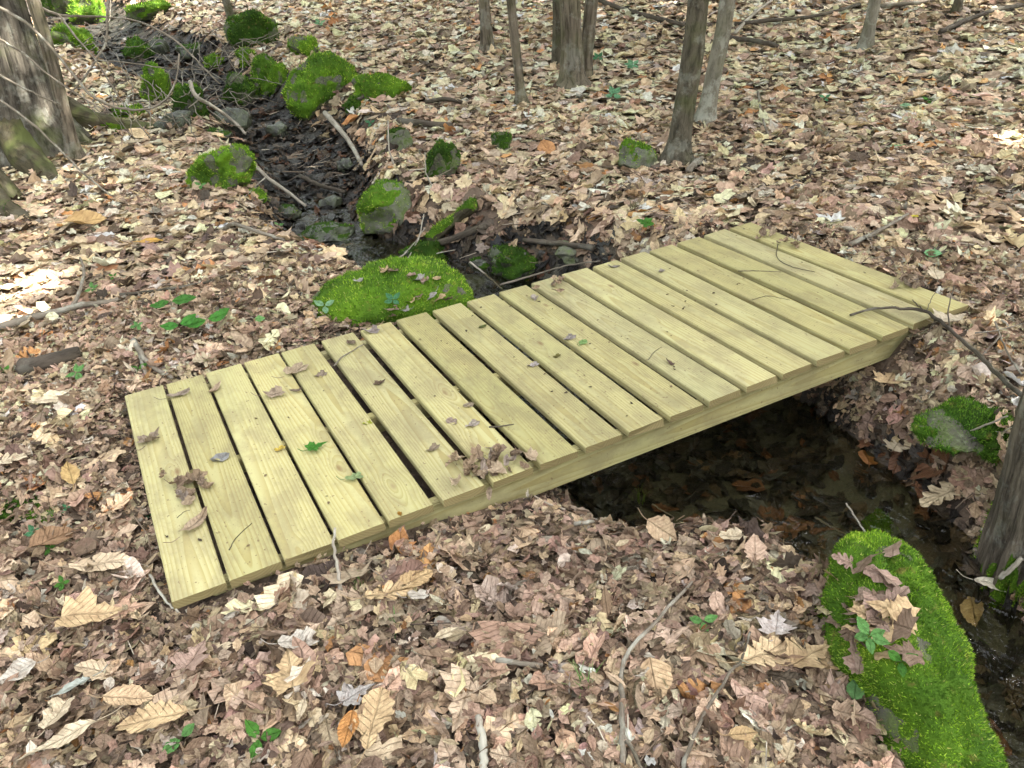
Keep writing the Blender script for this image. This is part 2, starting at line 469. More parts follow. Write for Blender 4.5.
# smooth centre line
def catmull(P, n):
    P = np.asarray(P, float)
    Q = np.vstack([2 * P[0] - P[1], P, 2 * P[-1] - P[-2]])
    out = []
    for i in range(len(P) - 1):
        p0, p1, p2, p3 = Q[i:i + 4]
        for t in np.linspace(0, 1, n, endpoint=False):
            out.append(.5 * ((2 * p1) + (-p0 + p2) * t + (2 * p0 - 5 * p1 + 4 * p2 - p3) * t * t + (-p0 + 3 * p1 - 3 * p2 + p3) * t ** 3))
    out.append(P[-1])
    return np.array(out)
cl = catmull(CH, 14)
tan = np.gradient(cl[:, :2], axis=0); tan /= np.linalg.norm(tan, axis=1)[:, None]
nor = np.stack([-tan[:, 1], tan[:, 0]], 1)
us = np.linspace(-1, 1, 15)
W3 = []
for k in range(len(cl)):
    for u in us:
        q = cl[k, :2] + nor[k] * u * (cl[k, 2] + .30)
        W3.append((q[0], q[1], cl[k, 4]))
W3 = np.array(W3)
tag(link('water', mesh_np('stream', W3, tri_grid(len(cl), 15)), M_WATER), 'dark shallow stream water running under the footbridge', None, None, 'structure')

# ------------------------------------------------------------------ leaf shapes
def mirror(half):
    half = np.array(half, float)
    return np.vstack([half, half[-2:0:-1] * [1, -1]]) if half[0, 1] == 0 else half
def shape_ovate(n=13, w=.27, ser=.015, p=.85):
    x = np.linspace(0, 1, n)
    y = w * np.sin(PI * x ** p) * (1 + 0 * x)
    y[1:-1] += ser * (np.arange(n - 2) % 2)
    y[0] = y[-1] = 0
    return mirror(np.stack([x, y], 1))
MAPLE = mirror([(.0, .0), (-.06, .13), (-.10, .30), (.06, .27), (.13, .34), (.22, .50), (.30, .42), (.40, .45), (.42, .24), (.47, .15), (.60, .26), (.66, .15), (.78, .11), (1.0, 0)])
MAPLE2 = mirror([(.02, .0), (-.04, .18), (.02, .38), (.14, .30), (.30, .52), (.38, .36), (.46, .34), (.46, .15), (.62, .20), (.70, .10), (1.0, 0)])
OAK = mirror([(0, 0), (.06, .05), (.15, .16), (.20, .07), (.30, .20), (.37, .24), (.42, .11), (.52, .26), (.60, .27), (.64, .13), (.74, .22), (.80, .18), (.84, .09), (.93, .10), (1, 0)])
OAK2 = mirror([(0, 0), (.05, .07), (.14, .13), (.19, .11), (.28, .22), (.34, .18), (.42, .29), (.49, .22), (.58, .31), (.65, .22), (.75, .26), (.82, .16), (.92, .13), (1, 0)])
FRAG1 = np.array([(0, .05), (.12, .22), (.3, .18), (.45, .33), (.62, .27), (.7, .36), (.9, .2), (.82, .05), (1, -.1), (.8, -.22), (.6, -.16), (.42, -.3), (.3, -.2), (.1, -.18)])
FRAG2 = np.array([(.1, .0), (.05, .2), (.25, .34), (.4, .22), (.55, .3), (.8, .22), (.75, .08), (.9, -.04), (.72, -.2), (.5, -.13), (.35, -.25), (.18, -.2)])
SHAPES = {'ovate': shape_ovate(), 'slim': shape_ovate(12, .17, .01, .9), 'maple': MAPLE, 'maple2': MAPLE2, 'oak': OAK, 'oak2': OAK2,
          'frag': FRAG1, 'frag2': FRAG2, 'broad': shape_ovate(13, .36, .02, .8)}
def leaf_geo(kind, detail, bend, bdir, fold, wr, seed):
    """verts, tris, local coords for a leaf of length 1; detail 0..2"""
    r = np.random.default_rng(seed)
    o = SHAPES[kind].copy()
    if detail == 0 and len(o) > 14:
        # keep the outermost points only
        idx = np.linspace(0, len(o), 12, endpoint=False).astype(int)
        if kind.startswith(('maple', 'oak')):
            a = np.hypot(o[:, 0] - .42, o[:, 1]); pk = (a >= np.roll(a, 1)) & (a >= np.roll(a, -1)); vl = (a <= np.roll(a, 1)) & (a <= np.roll(a, -1))
            idx = np.nonzero(pk | vl)[0]
        o = o[idx]
    if detail == 2:   # smooth the outline by midpoints
        mid = (o + np.roll(o, -1, 0)) / 2
        o = np.stack([o, mid], 1).reshape(-1, 2)
    o = o + r.normal(0, .012, o.shape)
    c = np.array([.42, 0.0])
    rings = {0: [1.0], 1: [1.0, .55], 2: [1.0, .78, .55, .3]}[detail]
    P = np.vstack([c + (o - c) * q for q in rings] + [c[None]])
    n = len(o); T = []
    for k in range(len(rings) - 1):
        for i in range(n):
            j = (i + 1) % n
            T += [(k * n + i, k * n + j, (k + 1) * n + j), (k * n + i, (k + 1) * n + j, (k + 1) * n + i)]
    b = (len(rings) - 1) * n; ce = len(rings) * n
    T += [(b + i, b + (i + 1) % n, ce) for i in range(n)]
    x = P[:, 0] - .42; y = P[:, 1]
    z = fold * np.abs(y)
    ph = r.uniform(0, 6.28, 6)
    z = z + wr * (.5 * np.sin(9 * x + 5 * y + ph[0]) + .5 * np.sin(-6 * x + 11 * y + ph[1]) + .35 * np.sin(17 * x + ph[2]) * np.cos(15 * y + ph[3]))
    rr = np.hypot(x, y)
    z = z + wr * 2.2 * rr ** 2 * np.sin(3 * np.arctan2(y, x) + ph[4])
    ca, sa = math.cos(bdir), math.sin(bdir)
    u = x * ca + y * sa; v = -x * sa + y * ca
    if abs(bend) > 1e-3:
        q = 1 / bend
        u2 = (q - z) * np.sin(u / q); z2 = q - (q - z) * np.cos(u / q)
        u, z = u2, z2
    V = np.stack([u * ca - v * sa, u * sa + v * ca, z], 1)
    L = np.stack([P[:, 0], P[:, 1], np.full(len(P), 0.0)], 1)
    return V, np.array(T), L

PAL = np.array([(.68, .54, .36), (.60, .455, .295), (.50, .38, .275), (.42, .315, .23), (.30, .212, .148), (.18, .126, .088), (.085, .06, .044), (.46, .24, .10), (.62, .55, .46), (.43, .295, .225)]) * np.array([1.0, .985, .935])
def frames(n, nx, ny, tilt_sd, rg, steep=.14, size=None):
    """n rotation matrices (columns are the leaf axes), tilted off the ground normal"""
    t = np.abs(rg.normal(0, tilt_sd, n))
    st = rg.random(n) < steep
    t = np.where(st, rg.uniform(.5, 1.25, n), t)
    if size is not None: t = t * np.clip(.075 / size, .45, 1.5)
    az = rg.uniform(0, 2 * PI, n)
    z = np.stack([nx + np.tan(np.minimum(t, 1.3)) * np.cos(az), ny + np.tan(np.minimum(t, 1.3)) * np.sin(az), np.ones(n)], 1)
    z /= np.linalg.norm(z, axis=1)[:, None]
    yaw = rg.uniform(0, 2 * PI, n)
    x = np.stack([np.cos(yaw), np.sin(yaw), np.zeros(n)], 1)
    x = x - z * (x * z).sum(1)[:, None]; x /= np.linalg.norm(x, axis=1)[:, None]
    y = np.cross(z, x)
    fl = np.where(rg.random(n) < .5, -1.0, 1.0)[:, None]
    return np.stack([x, y * fl, z * fl], 2), t
def protos(detail, count, rg):
    kinds = ['frag', 'maple', 'oak', 'frag2', 'ovate', 'maple2', 'slim', 'frag', 'oak2', 'frag2', 'broad']
    out = []
    for k in range(count):
        kd = kinds[k % len(kinds)]
        b = float(rg.choice([-1, 1])) * abs(rg.normal(0, 2.0)) if rg.random() < .85 else 0.0
        b = max(-4.5, min(4.5, b))
        out.append(leaf_geo(kd, detail, b, rg.uniform(0, PI), rg.normal(.0, .30), abs(rg.normal(.06, .035)), 1000 + k))
    return out
def scatter(name, P, size, col, nx, ny, prot, tilt_sd, rg, steep=.14, mat=None):
    n = len(P)
    R, t = frames(n, nx, ny, tilt_sd, rg, steep, size)
    P = P.copy(); P[:, 2] += np.sin(np.minimum(t, 1.2)) * size * .22
    pid = rg.integers(0, len(prot), n)
    VV, TT, CC, LL = [], [], [], []
    off = 0
    for k, (V, T, L) in enumerate(prot):
        i = np.nonzero(pid == k)[0]
        if len(i) == 0: continue
        asp = np.stack([rg.uniform(.85, 1.15, len(i)), rg.uniform(.68, 1.25, len(i)), rg.uniform(.5, 1.2, len(i))], 1)
        v = np.einsum('nij,nvj->nvi', R[i], V[None] * asp[:, None, :]) * size[i][:, None, None] + P[i][:, None, :]
        VV.append(v.reshape(-1, 3)); nv = len(V)
        TT.append((T[None] + (off + np.arange(len(i)) * nv)[:, None, None]).reshape(-1, 3)); off += len(i) * nv
        CC.append(np.repeat(col[i], nv, 0))
        l = np.repeat(L[None], len(i), 0).copy(); l[:, :, 2] = rg.uniform(0, 40, len(i))[:, None]
        LL.append(l.reshape(-1, 3))
    return link(name, mesh_np(name, np.vstack(VV), np.vstack(TT), np.vstack(CC), np.vstack(LL)), mat or M_LEAF)
def grad(x, y):
    e = .04
    return -(height(x + e, y) - height(x - e, y)) / (2 * e), -(height(x, y + e) - height(x, y - e)) / (2 * e)
def colours(n, d, w, rg):
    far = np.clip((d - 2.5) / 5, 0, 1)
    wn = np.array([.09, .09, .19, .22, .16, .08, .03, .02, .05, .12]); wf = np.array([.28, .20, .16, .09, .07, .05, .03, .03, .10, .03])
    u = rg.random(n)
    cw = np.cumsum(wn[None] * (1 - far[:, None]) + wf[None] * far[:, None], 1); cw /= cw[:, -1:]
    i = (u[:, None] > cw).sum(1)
    c = PAL[np.minimum(i, 9)] * (1 + .20 * far[:, None]) * rg.normal(1, .16, n).clip(.6, 1.5)[:, None] * (1 + rg.normal(0, .04, (n, 3)))  # far leaves paler, with the slope's soft light put into their colour
    wetc = np.array([.30, .26, .24])
    c = c * (1 - w[:, None] * (1 - wetc))
    return c.clip(.012, .75)
FA = math.atan2(FWD[1], FWD[0])
def sample(d1, d2, n, half, rg):
    d = np.sqrt(rg.uniform(d1 * d1, d2 * d2, n)); a = FA + rg.uniform(-half, half, n)
    return CAM_C[0] + d * np.cos(a), CAM_C[1] + d * np.sin(a), d
def in_deck(x, y, m=0.0):
    return (x > -m) & (x < DECK_L + m) & (y > -m) & (y < DECK_W + m)
def scatter_zone(name, d1, d2, cover, detail, mean, rg, half=.80):
    area = half * (d2 * d2 - d1 * d1)
    la = .36 * mean * mean * 1.2
    n = int(cover * area / la)
    x, y, d = sample(d1, d2, n, half, rg)
    s = np.exp(rg.normal(math.log(mean), .42, n)).clip(.018, .165)
    z = height(x, y)
    cd, hw, dp, zw = channel(x, y)
    keep = z > zw - .015
    deck = in_deck(x, y, .0)
    keep &= ~(deck & (z > -.20))
    # leaves just outside the boards must not lie over them
    side = in_deck(x, y, .07) & ~deck
    s = np.where(side, s * .55, s)
    w = wet(x, y)
    keep &= rg.random(n) > 1.1 * w
    x, y, z, d, s, w = (q[keep] for q in (x, y, z, d, s, w))
    n = len(x)
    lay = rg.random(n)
    nx, ny = grad(x, y)
    side = in_deck(x, y, .08)
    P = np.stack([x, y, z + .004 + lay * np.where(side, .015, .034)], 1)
    # crevice shade put into the colour, over some decay: lower leaves darker, topmost paler
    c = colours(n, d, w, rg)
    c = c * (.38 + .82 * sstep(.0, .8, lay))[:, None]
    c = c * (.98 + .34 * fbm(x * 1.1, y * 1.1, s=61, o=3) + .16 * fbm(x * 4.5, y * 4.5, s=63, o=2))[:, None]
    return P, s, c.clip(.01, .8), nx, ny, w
def build_litter():
    rg = np.random.default_rng(99)
    parts = []
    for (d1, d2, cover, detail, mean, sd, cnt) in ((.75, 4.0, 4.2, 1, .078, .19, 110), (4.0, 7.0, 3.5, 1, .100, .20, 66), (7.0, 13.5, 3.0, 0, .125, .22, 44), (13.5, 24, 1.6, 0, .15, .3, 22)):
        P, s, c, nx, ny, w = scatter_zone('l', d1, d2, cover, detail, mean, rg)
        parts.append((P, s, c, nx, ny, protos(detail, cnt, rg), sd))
    # small crumbs between the leaves, near the camera
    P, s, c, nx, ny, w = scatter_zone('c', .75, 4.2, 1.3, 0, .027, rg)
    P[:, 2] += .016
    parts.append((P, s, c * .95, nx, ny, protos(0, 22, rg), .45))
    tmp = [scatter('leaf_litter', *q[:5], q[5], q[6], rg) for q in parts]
    # one object for the whole ground cover
    V, T, C, L = [], [], [], []; off = 0
    for o in tmp:
        me = o.data; n = len(me.vertices)
        v = np.empty(n * 3, np.float32); me.vertices.foreach_get('co', v); V.append(v.reshape(-1, 3))
        f = np.empty(len(me.loops), np.int32); me.loops.foreach_get('vertex_index', f); T.append(f.reshape(-1, 3) + off); off += n
        c = np.empty(n * 4, np.float32); me.attributes['col'].data.foreach_get('color', c); C.append(c.reshape(-1, 4)[:, :3])
        l = np.empty(n * 3, np.float32); me.attributes['lco'].data.foreach_get('vector', l); L.append(l.reshape(-1, 3))
        bpy.data.objects.remove(o); bpy.data.meshes.remove(me)
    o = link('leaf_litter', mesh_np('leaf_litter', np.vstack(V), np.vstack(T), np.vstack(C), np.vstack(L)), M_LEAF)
    tag(o, 'thick brown and tan carpet of fallen oak and maple leaves', 'leaf litter', None, 'stuff')
    # leaves under water and along the wet margin
    n = 15000
    rg = np.random.default_rng(5)
    k = rg.integers(0, len(cl) - 1, n)
    u = rg.uniform(-1.1, 1.1, n) * (cl[k, 2] + .38)
    x = cl[k, 0] + nor[k, 0] * u; y = cl[k, 1] + nor[k, 1] * u; wv = wet(x, y)
    z = height(x, y)
    cd, hw, dp, zw = channel(x, y)
    ok = (z < zw + .03) | ((wv > .25) & (rg.random(n) < .9))
    ok &= ~((z < zw - .02) & (rg.random(n) < .55))
    x, y, z, zw = x[ok], y[ok], z[ok], zw[ok]; n = len(x)
    s = np.exp(rg.normal(math.log(.095), .35, n)).clip(.03, .17)
    pal = np.array([(.17, .08, .04), (.095, .07, .045), (.042, .034, .026), (.022, .019, .016), (.20, .13, .075), (.085, .085, .075)])
    c = pal[rg.choice(6, n, p=[.10, .20, .30, .30, .04, .06])] * rg.normal(1, .2, n).clip(.5, 1.6)[:, None]
    c = c * np.where(y > 1.7, .62, 1.0)[:, None]
    nx, ny = grad(x, y)
    o = scatter('sunken_leaves', np.stack([x, y, z + .006 + rg.random(n) * .012], 1), s, c.clip(.01, .6), nx, ny, protos(1, 22, rg), .26, rg, .10, M_WETLEAF)
    tag(o, 'dark soaked leaves lying on the stream bed', 'wet leaves', None, 'stuff')
build_litter()

# ------------------------------------------------------------------ tubes (branches, trunks, stems)
def tube_geo(P, R, nv=10, seed=0, rough=0.0, ridge=None):
    """P (n,3) centre line, R (n,) radii -> verts, quads, stem coordinates"""
    P = np.asarray(P, float); n = len(P)
    T = np.gradient(P, axis=0); T /= np.linalg.norm(T, axis=1)[:, None] + 1e-12
    up = np.array([.13, .31, .94]) if abs(T[0] @ np.array([.13, .31, .94])) < .9 else np.array([.95, .1, .2])
    A = np.empty((n, 3)); a = np.cross(T[0], up); a /= np.linalg.norm(a)
    for i in range(n):
        a = a - T[i] * (a @ T[i]); a /= np.linalg.norm(a); A[i] = a
    B = np.cross(T, A)
    th = np.arange(nv) / nv * 2 * PI
    s = np.concatenate([[0], np.cumsum(np.linalg.norm(np.diff(P, axis=0), axis=1))])
    ct, st = np.cos(th)[None], np.sin(th)[None]
    r = np.repeat(np.asarray(R, float)[:, None], nv, 1)
    if rough:
        k = 1.0 / max(float(np.max(R)), 1e-4)
        r = r * (1 + rough * fbm(ct * 1.3 + 5 + 0 * r, st * 1.3 + 0 * r, s[:, None] * k * .45 + 0 * r, s=seed, o=3))
    if ridge is not None:
        r = ridge(r, th[None] + 0 * r, s[:, None] + 0 * r)
    V = P[:, None, :] + A[:, None, :] * (r * ct)[..., None] + B[:, None, :] * (r * st)[..., None]
    L = np.stack([r * ct + seed * .37, r * st, s[:, None] + 0 * r], -1)
    V = V.reshape(-1, 3); L = L.reshape(-1, 3)
    F = tri_grid(n, nv, True)
    # caps as fans of quads (degenerate-free: triangles repeated as thin quads are avoided by a centre vertex)
    return V, F, L
def caps(V, F, L, nv):
    n = len(V) // nv
    c0 = V[:nv].mean(0); c1 = V[-nv:].mean(0)
    V = np.vstack([V, c0, c1]); L = np.vstack([L, L[:nv].mean(0), L[-nv:].mean(0)])
    a = len(V) - 2; b = len(V) - 1
    tr = []
    for q in F: tr += [(q[0], q[1], q[2]), (q[0], q[2], q[3])]
    for j in range(nv):
        j2 = (j + 1) % nv
        tr.append((a, j, j2)); tr.append((b, (n - 1) * nv + j2, (n - 1) * nv + j))
    return V, np.array(tr), L
def stick_mesh(P, r0, r1, nv=7, seed=0, rough=.12, kink=.0, per=6):
    P = np.asarray(P, float)
    C = catmull(P, per) if len(P) > 2 else np.linspace(P[0], P[1], 8)
    rg = np.random.default_rng(seed)
    L = np.linalg.norm(C[-1] - C[0])
    if kink:
        j = rg.normal(0, kink, C.shape); j[0] = 0; j[-1] = 0; C = C + j
    t = np.linspace(0, 1, len(C))
    R = r0 + (r1 - r0) * t
    if rough: R = R * (1 + rg.normal(0, rough * .4, len(C)))
    V, F, Lc = tube_geo(C, np.maximum(R, .0006), nv, seed, rough)
    V, T, Lc = caps(V, F, Lc, nv)
    return mesh_np('stick', V, T, None, Lc)
NSEED = [100]
def branch(label, pts, r0, r1, mat, name='fallen_branch', cat='branch', group=None, twigs=(), kink=.0015, conv=None):
    """pts: (px, py, height above the ground) or world points"""
    NSEED[0] += 1
    W = [conv(*p) if conv else G(p[0], p[1], p[2] + .022) for p in pts]
    base = np.array(W[0])
    o = link(name, stick_mesh(np.array(W) - base, r0, r1, 8, NSEED[0], .15, kink), mat, None, base)
    tag(o, label, cat, group)
    for tw, a, b in twigs:
        NSEED[0] += 1
        w = [conv(*p) if conv else G(p[0], p[1], p[2] + .022) for p in tw]
        link('twig', stick_mesh(np.array(w) - base, a, b, 6, NSEED[0], .1, kink * .7), mat, o)
    return o

# ------------------------------------------------------------------ the footbridge
bridge = root('footbridge', 'new yellow pine plank footbridge without rails lying across the stream', 'footbridge', (0, 0, -.145))
TH = .027
def board_mesh(w, l, th, seed):
    rg = np.random.default_rng(seed)
    bm = bmesh.new()
    bmesh.ops.create_cube(bm, size=1)
    for v in bm.verts:
        v.co = (v.co.x * w + rg.normal(0, .0007), v.co.y * l + rg.normal(0, .0022), v.co.z * th)
    bmesh.ops.bevel(bm, geom=[e for e in bm.edges if abs((e.verts[0].co - e.verts[1].co).normalized().y) > .9], offset=.005, segments=3, affect='EDGES', profile=.5)
    bmesh.ops.bevel(bm, geom=[e for e in bm.edges if e.calc_length() > .01 and all(abs(abs(v.co.y) - l / 2) < .008 for v in e.verts)], offset=.0012, segments=1, affect='EDGES')
    # a few cuts along the length so that the board can cup and bow a little
    for k in range(1, 12):
        y = -l / 2 + l * k / 12
        bmesh.ops.bisect_plane(bm, geom=bm.verts[:] + bm.edges[:] + bm.faces[:], plane_co=(0, y, 0), plane_no=(0, 1, 0))
    b = rg.normal(0, .0022); tw = rg.normal(0, .006)
    for v in bm.verts:
        q = v.co.y / (l / 2)
        v.co.z += b * (1 - q * q) + tw * q * v.co.x
        v.co.x += .0012 * math.sin(q * 2.2 + seed)
    me = bpy.data.meshes.new('deck_board'); bm.to_mesh(me); bm.free()
    for p in me.polygons: p.use_smooth = False
    return me
for i, x in enumerate(BX):
    yc = DECK_W / 2 + float(rng.normal(0, .002))
    o = link('deck_board', board_mesh(.1395, DECK_W + float(rng.normal(0, .003)), TH, 300 + i), M_WOOD, bridge, (x + .07, yc, .145 - TH / 2))
# stringers: grain along x, so the mesh is made along local y and turned
def stringer(y, name='stringer'):
    w, l, hgt = .038, 2.80, .116
    bm = bmesh.new(); bmesh.ops.create_cube(bm, size=1)
    for v in bm.verts: v.co = (v.co.x * hgt, v.co.y * l, v.co.z * w)
    bmesh.ops.bevel(bm, geom=bm.edges[:], offset=.004, segments=2, affect='EDGES')
    me = bpy.data.meshes.new(name); bm.to_mesh(me); bm.free()
    o = link(name, me, M_WOOD, bridge, (1.50, y, .145 - TH - hgt / 2 - .001))
    # local x -> world z, local y -> world x, local z -> world y
    o.rotation_euler = Matrix(((0, 1, 0), (0, 0, 1), (1, 0, 0))).to_euler()
    return o
stringer(.052); stringer(DECK_W / 2); stringer(DECK_W - .052)

# ------------------------------------------------------------------ stones and moss
_ico = {}
def ico(n):
    if n not in _ico:
        bm = bmesh.new(); bmesh.ops.create_icosphere(bm, subdivisions=n, radius=1)
        bm.verts.ensure_lookup_table()
        _ico[n] = (np.array([v.co[:] for v in bm.verts]), np.array([[v.index for v in f.verts] for f in bm.faces])); bm.free()
    return _ico[n]
def vnormals(V, F):
    fn = np.cross(V[F[:, 1]] - V[F[:, 0]], V[F[:, 2]] - V[F[:, 0]])
    N = np.zeros_like(V)
    for k in range(3): np.add.at(N, F[:, k], fn)
    return N / (np.linalg.norm(N, axis=1)[:, None] + 1e-12)
MOSSCOL = np.array([(.27, .48, .035), (.165, .34, .024), (.42, .60, .08), (.08, .175, .018), (.48, .52, .15)])
MOSSDARK = np.array([(.085, .20, .018), (.055, .135, .013), (.135, .27, .028), (.036, .078, .01), (.17, .26, .04)])
def moss_mesh(V, F, mask, density, blade, pal, seed, thick=.010, lump=9.0, soft=None):
    """moss skin over the faces where mask (per vertex) > 0, with short shoots standing on it"""
    rg = np.random.default_rng(seed)
    N = vnormals(V, F)
    lu = fbm(V[:, 0] * lump, V[:, 1] * lump, V[:, 2] * lump, s=seed, o=4)
    off = (thick * (.45 + 1.7 * lu)) * np.clip(mask * 2.5, 0, 1) - .004 * (mask <= 0)
    P = V + N * off[:, None]
    fm = mask[F].mean(1) > .02
    Fs = F[fm]
    if len(Fs) == 0: return None
    cidx = (fbm(V[:, 0] * 7, V[:, 1] * 7, V[:, 2] * 7, s=seed + 3, o=3) + .5).clip(0, 1)
    cs = (pal[3] * .8)[None] * (1 - cidx[:, None]) + (pal[1] * .75)[None] * cidx[:, None]
    a, b, c = P[Fs[:, 0]], P[Fs[:, 1]], P[Fs[:, 2]]
    ar = np.linalg.norm(np.cross(b - a, c - a), axis=1) / 2
    wgt = ar * np.clip(mask[Fs].mean(1) * 2, 0, 1)
    if soft is not None:      # stray shoots beyond the closed cushion
        Fx = F[(soft[F].mean(1) > -.45) & ~fm]
        a = np.vstack([a, V[Fx[:, 0]]]); b = np.vstack([b, V[Fx[:, 1]]]); c = np.vstack([c, V[Fx[:, 2]]])
        ax = np.linalg.norm(np.cross(V[Fx[:, 1]] - V[Fx[:, 0]], V[Fx[:, 2]] - V[Fx[:, 0]]), axis=1) / 2
        wgt = np.concatenate([wgt, ax * (sstep(-.45, .05, soft[Fx].mean(1)) ** 1.5) * .75])
        Fb = np.vstack([Fs, Fx])
    else: Fb = Fs
    n = int(min(density * wgt.sum(), 90000))
    fi = rg.choice(len(Fb), n, p=wgt / wgt.sum())
    u = rg.random((n, 2)); u[u.sum(1) > 1] = 1 - u[u.sum(1) > 1]
    Q = a[fi] + (b - a)[fi] * u[:, :1] + (c - a)[fi] * u[:, 1:]
    nn = N[Fb[fi, 0]] + np.array([0, 0, .35]) + rg.normal(0, .45, (n, 3)); nn /= np.linalg.norm(nn, axis=1)[:, None]
    sd = np.cross(nn, rg.normal(0, 1, (n, 3))); sd /= np.linalg.norm(sd, axis=1)[:, None]
    hl = blade * rg.uniform(.5, 1.35, n)[:, None]; wd = blade * .22 * rg.uniform(.7, 1.3, n)[:, None]
    BV = np.stack([Q - sd * wd - nn * hl * .2, Q + sd * wd - nn * hl * .2, Q + nn * hl], 1).reshape(-1, 3)
    BF = np.arange(n * 3).reshape(-1, 3) + len(P)
    pn = fbm(Q[:, 0] * 9, Q[:, 1] * 9, Q[:, 2] * 9, s=seed + 5, o=3)
    pi = np.where(pn + rg.normal(0, .25, n) > .22, 2, np.where(pn + rg.normal(0, .25, n) < -.25, 3, rg.integers(0, 2, n)))
    pi = np.where(rg.random(n) < .035, 4, pi)
    BC = np.repeat(pal[pi] * rg.uniform(.75, 1.25, (n, 1)), 3, 0)
    VV = np.vstack([P, BV]); CC = np.vstack([cs, BC])
    FF = np.vstack([Fs, BF])
    used = np.unique(FF); remap = np.full(len(VV), -1); remap[used] = np.arange(len(used))
    return mesh_np('moss', VV[used], remap[FF], CC[used], None)
def stone(label, box, moss=1.0, mat=None, pal=MOSSCOL, name='mossy_stone', cat='stone', group=None, hk=None, rot=0.0, depth=.85,
          seed=0, sub=5, flat=False, bias=(0, 0), rough=.42, sink=.42, roll=0.0, blade=None, world=None):
    x0, y0, x1, y1 = box or (0, 0, 0, 0)
    xc = (x0 + x1) / 2
    if world is None:
        B = G(xc, y1 - (y1 - y0) * .12, 0, flat)
        s = ppm(B)
        wd = (x1 - x0) / s; hi = (y1 - y0) / s
        ang = math.atan2(CAM_C[2] - B[2], math.hypot(*(B[:2] - CAM_C[:2])))
        dp = wd * depth
        h = hk * wd if hk else max(.28 * wd, (hi - dp * .75 * math.sin(ang)) / math.cos(ang))
        ctr = B + FWD * dp * .42
        zb = H(ctr[0], ctr[1]) if not flat else float(base_h(np.array([ctr[0]]), np.array([ctr[1]]))[0])
        zb = min(zb, B[2] + .03)
        rad = np.array([wd / 2, dp / 2, h * (1 + sink) / 2]); loc = np.array([ctr[0], ctr[1], zb + h * (1 - sink) / 2])
        yaw = math.atan2(RGT[1], RGT[0]) + rot
    else:
        loc, rad, yaw = np.array(world[0], float), np.array(world[1], float), world[2]
        s = ppm(loc)
    V, F = ico(sub)
    V = V.copy()
    # squarish, faceted, then noisy
    e = .82
    V = np.sign(V) * np.abs(V) ** e
    n1 = fbm(V[:, 0] * .9 + seed * 3.1, V[:, 1] * .9, V[:, 2] * .9, s=seed + 40, o=2); n2 = fbm(V[:, 0] * 2.6, V[:, 1] * 2.6 + seed, V[:, 2] * 2.6, s=seed + 50, o=4)
    rs = np.random.default_rng(seed + 4000)
    for _k in range(9 if world is None else 2):
        pn = rs.normal(0, 1, 3); pn /= np.linalg.norm(pn); pd = rs.uniform(.62, .95)
        ex = np.maximum(V @ pn - pd, 0) * .88
        V = V - ex[:, None] * pn
    V = V * (1 + rough * 1.3 * n1 + rough * .55 * n2)[:, None] * rad
    cr, sr = math.cos(roll), math.sin(roll)
    V = np.stack([V[:, 0] * cr - V[:, 2] * sr, V[:, 1], V[:, 0] * sr + V[:, 2] * cr], 1)
    c, s_ = math.cos(yaw), math.sin(yaw)
    V = np.stack([V[:, 0] * c - V[:, 1] * s_, V[:, 0] * s_ + V[:, 1] * c, V[:, 2]], 1)
    o = link(name, mesh_np(name, V, F), mat or M_ROCK, None, loc)
    tag(o, label, cat, group)
    if moss > 0:
        N = vnormals(V, F)
        mk = N[:, 2] * .8 + .35 * fbm(V[:, 0] * 6, V[:, 1] * 6, V[:, 2] * 6, s=seed + 9, o=3) + N[:, 0] * bias[0] + N[:, 1] * bias[1] + (moss - .72) * 1.3
        soft = mk
        mk = np.clip(mk, 0, 1)
        bl = blade or max(.006, 2.6 / s)
        me = moss_mesh(V, F, mk, min((s / 2.0) ** 2, 90000), bl, pal, seed + 11, thick=max(.010, .075 * min(rad[0], .4)), soft=soft)
        if me: link('moss', me, M_MOSS, o)
    return o

# the big ones
_a, _b = Z(852, 566, -.10), Z(944, 735, -.08)
stone('largest moss covered boulder, in front of the bridge at the stream edge', None, 1.12, name='mossy_boulder', cat='boulder', seed=3, sub=6, rough=.16,
      world=(((_a[0] + _b[0]) / 2 + .012, (_a[1] + _b[1]) / 2, -.18), (np.linalg.norm(_b - _a) / 2 + .10, .150, .25), math.atan2(_a[1] - _b[1], _a[0] - _b[0])), blade=.0085)
stone('low wide moss mound touching the far edge of the bridge', None, 1.2, name='mossy_boulder', cat='boulder', seed=23, sub=6, rough=.15,
      world=((1.18, 1.60, -.115), (.385, .28, .185), math.atan2(RGT[1], RGT[0]) + .2), blade=.013)
stone('half mossy grey boulder with a bare right face in mid stream', (358, 184, 422, 246), .50, M_ROCKPALE, name='mossy_boulder', cat='boulder', seed=5, bias=(-.8, .35), hk=.62, depth=.9, rough=.25)
stone('tall moss covered boulder right of the upstream bend', (284, 62, 356, 118), 1.0, name='mossy_boulder', cat='boulder', seed=6, depth=.9, rough=.22, bias=(-.2, .1))
stone('long lumpy mossy boulder on the left stream bank', (178, 128, 262, 202), 1.1, name='mossy_boulder', cat='boulder', seed=7, depth=.6, rough=.35, roll=.45, rot=-.3, hk=.42)
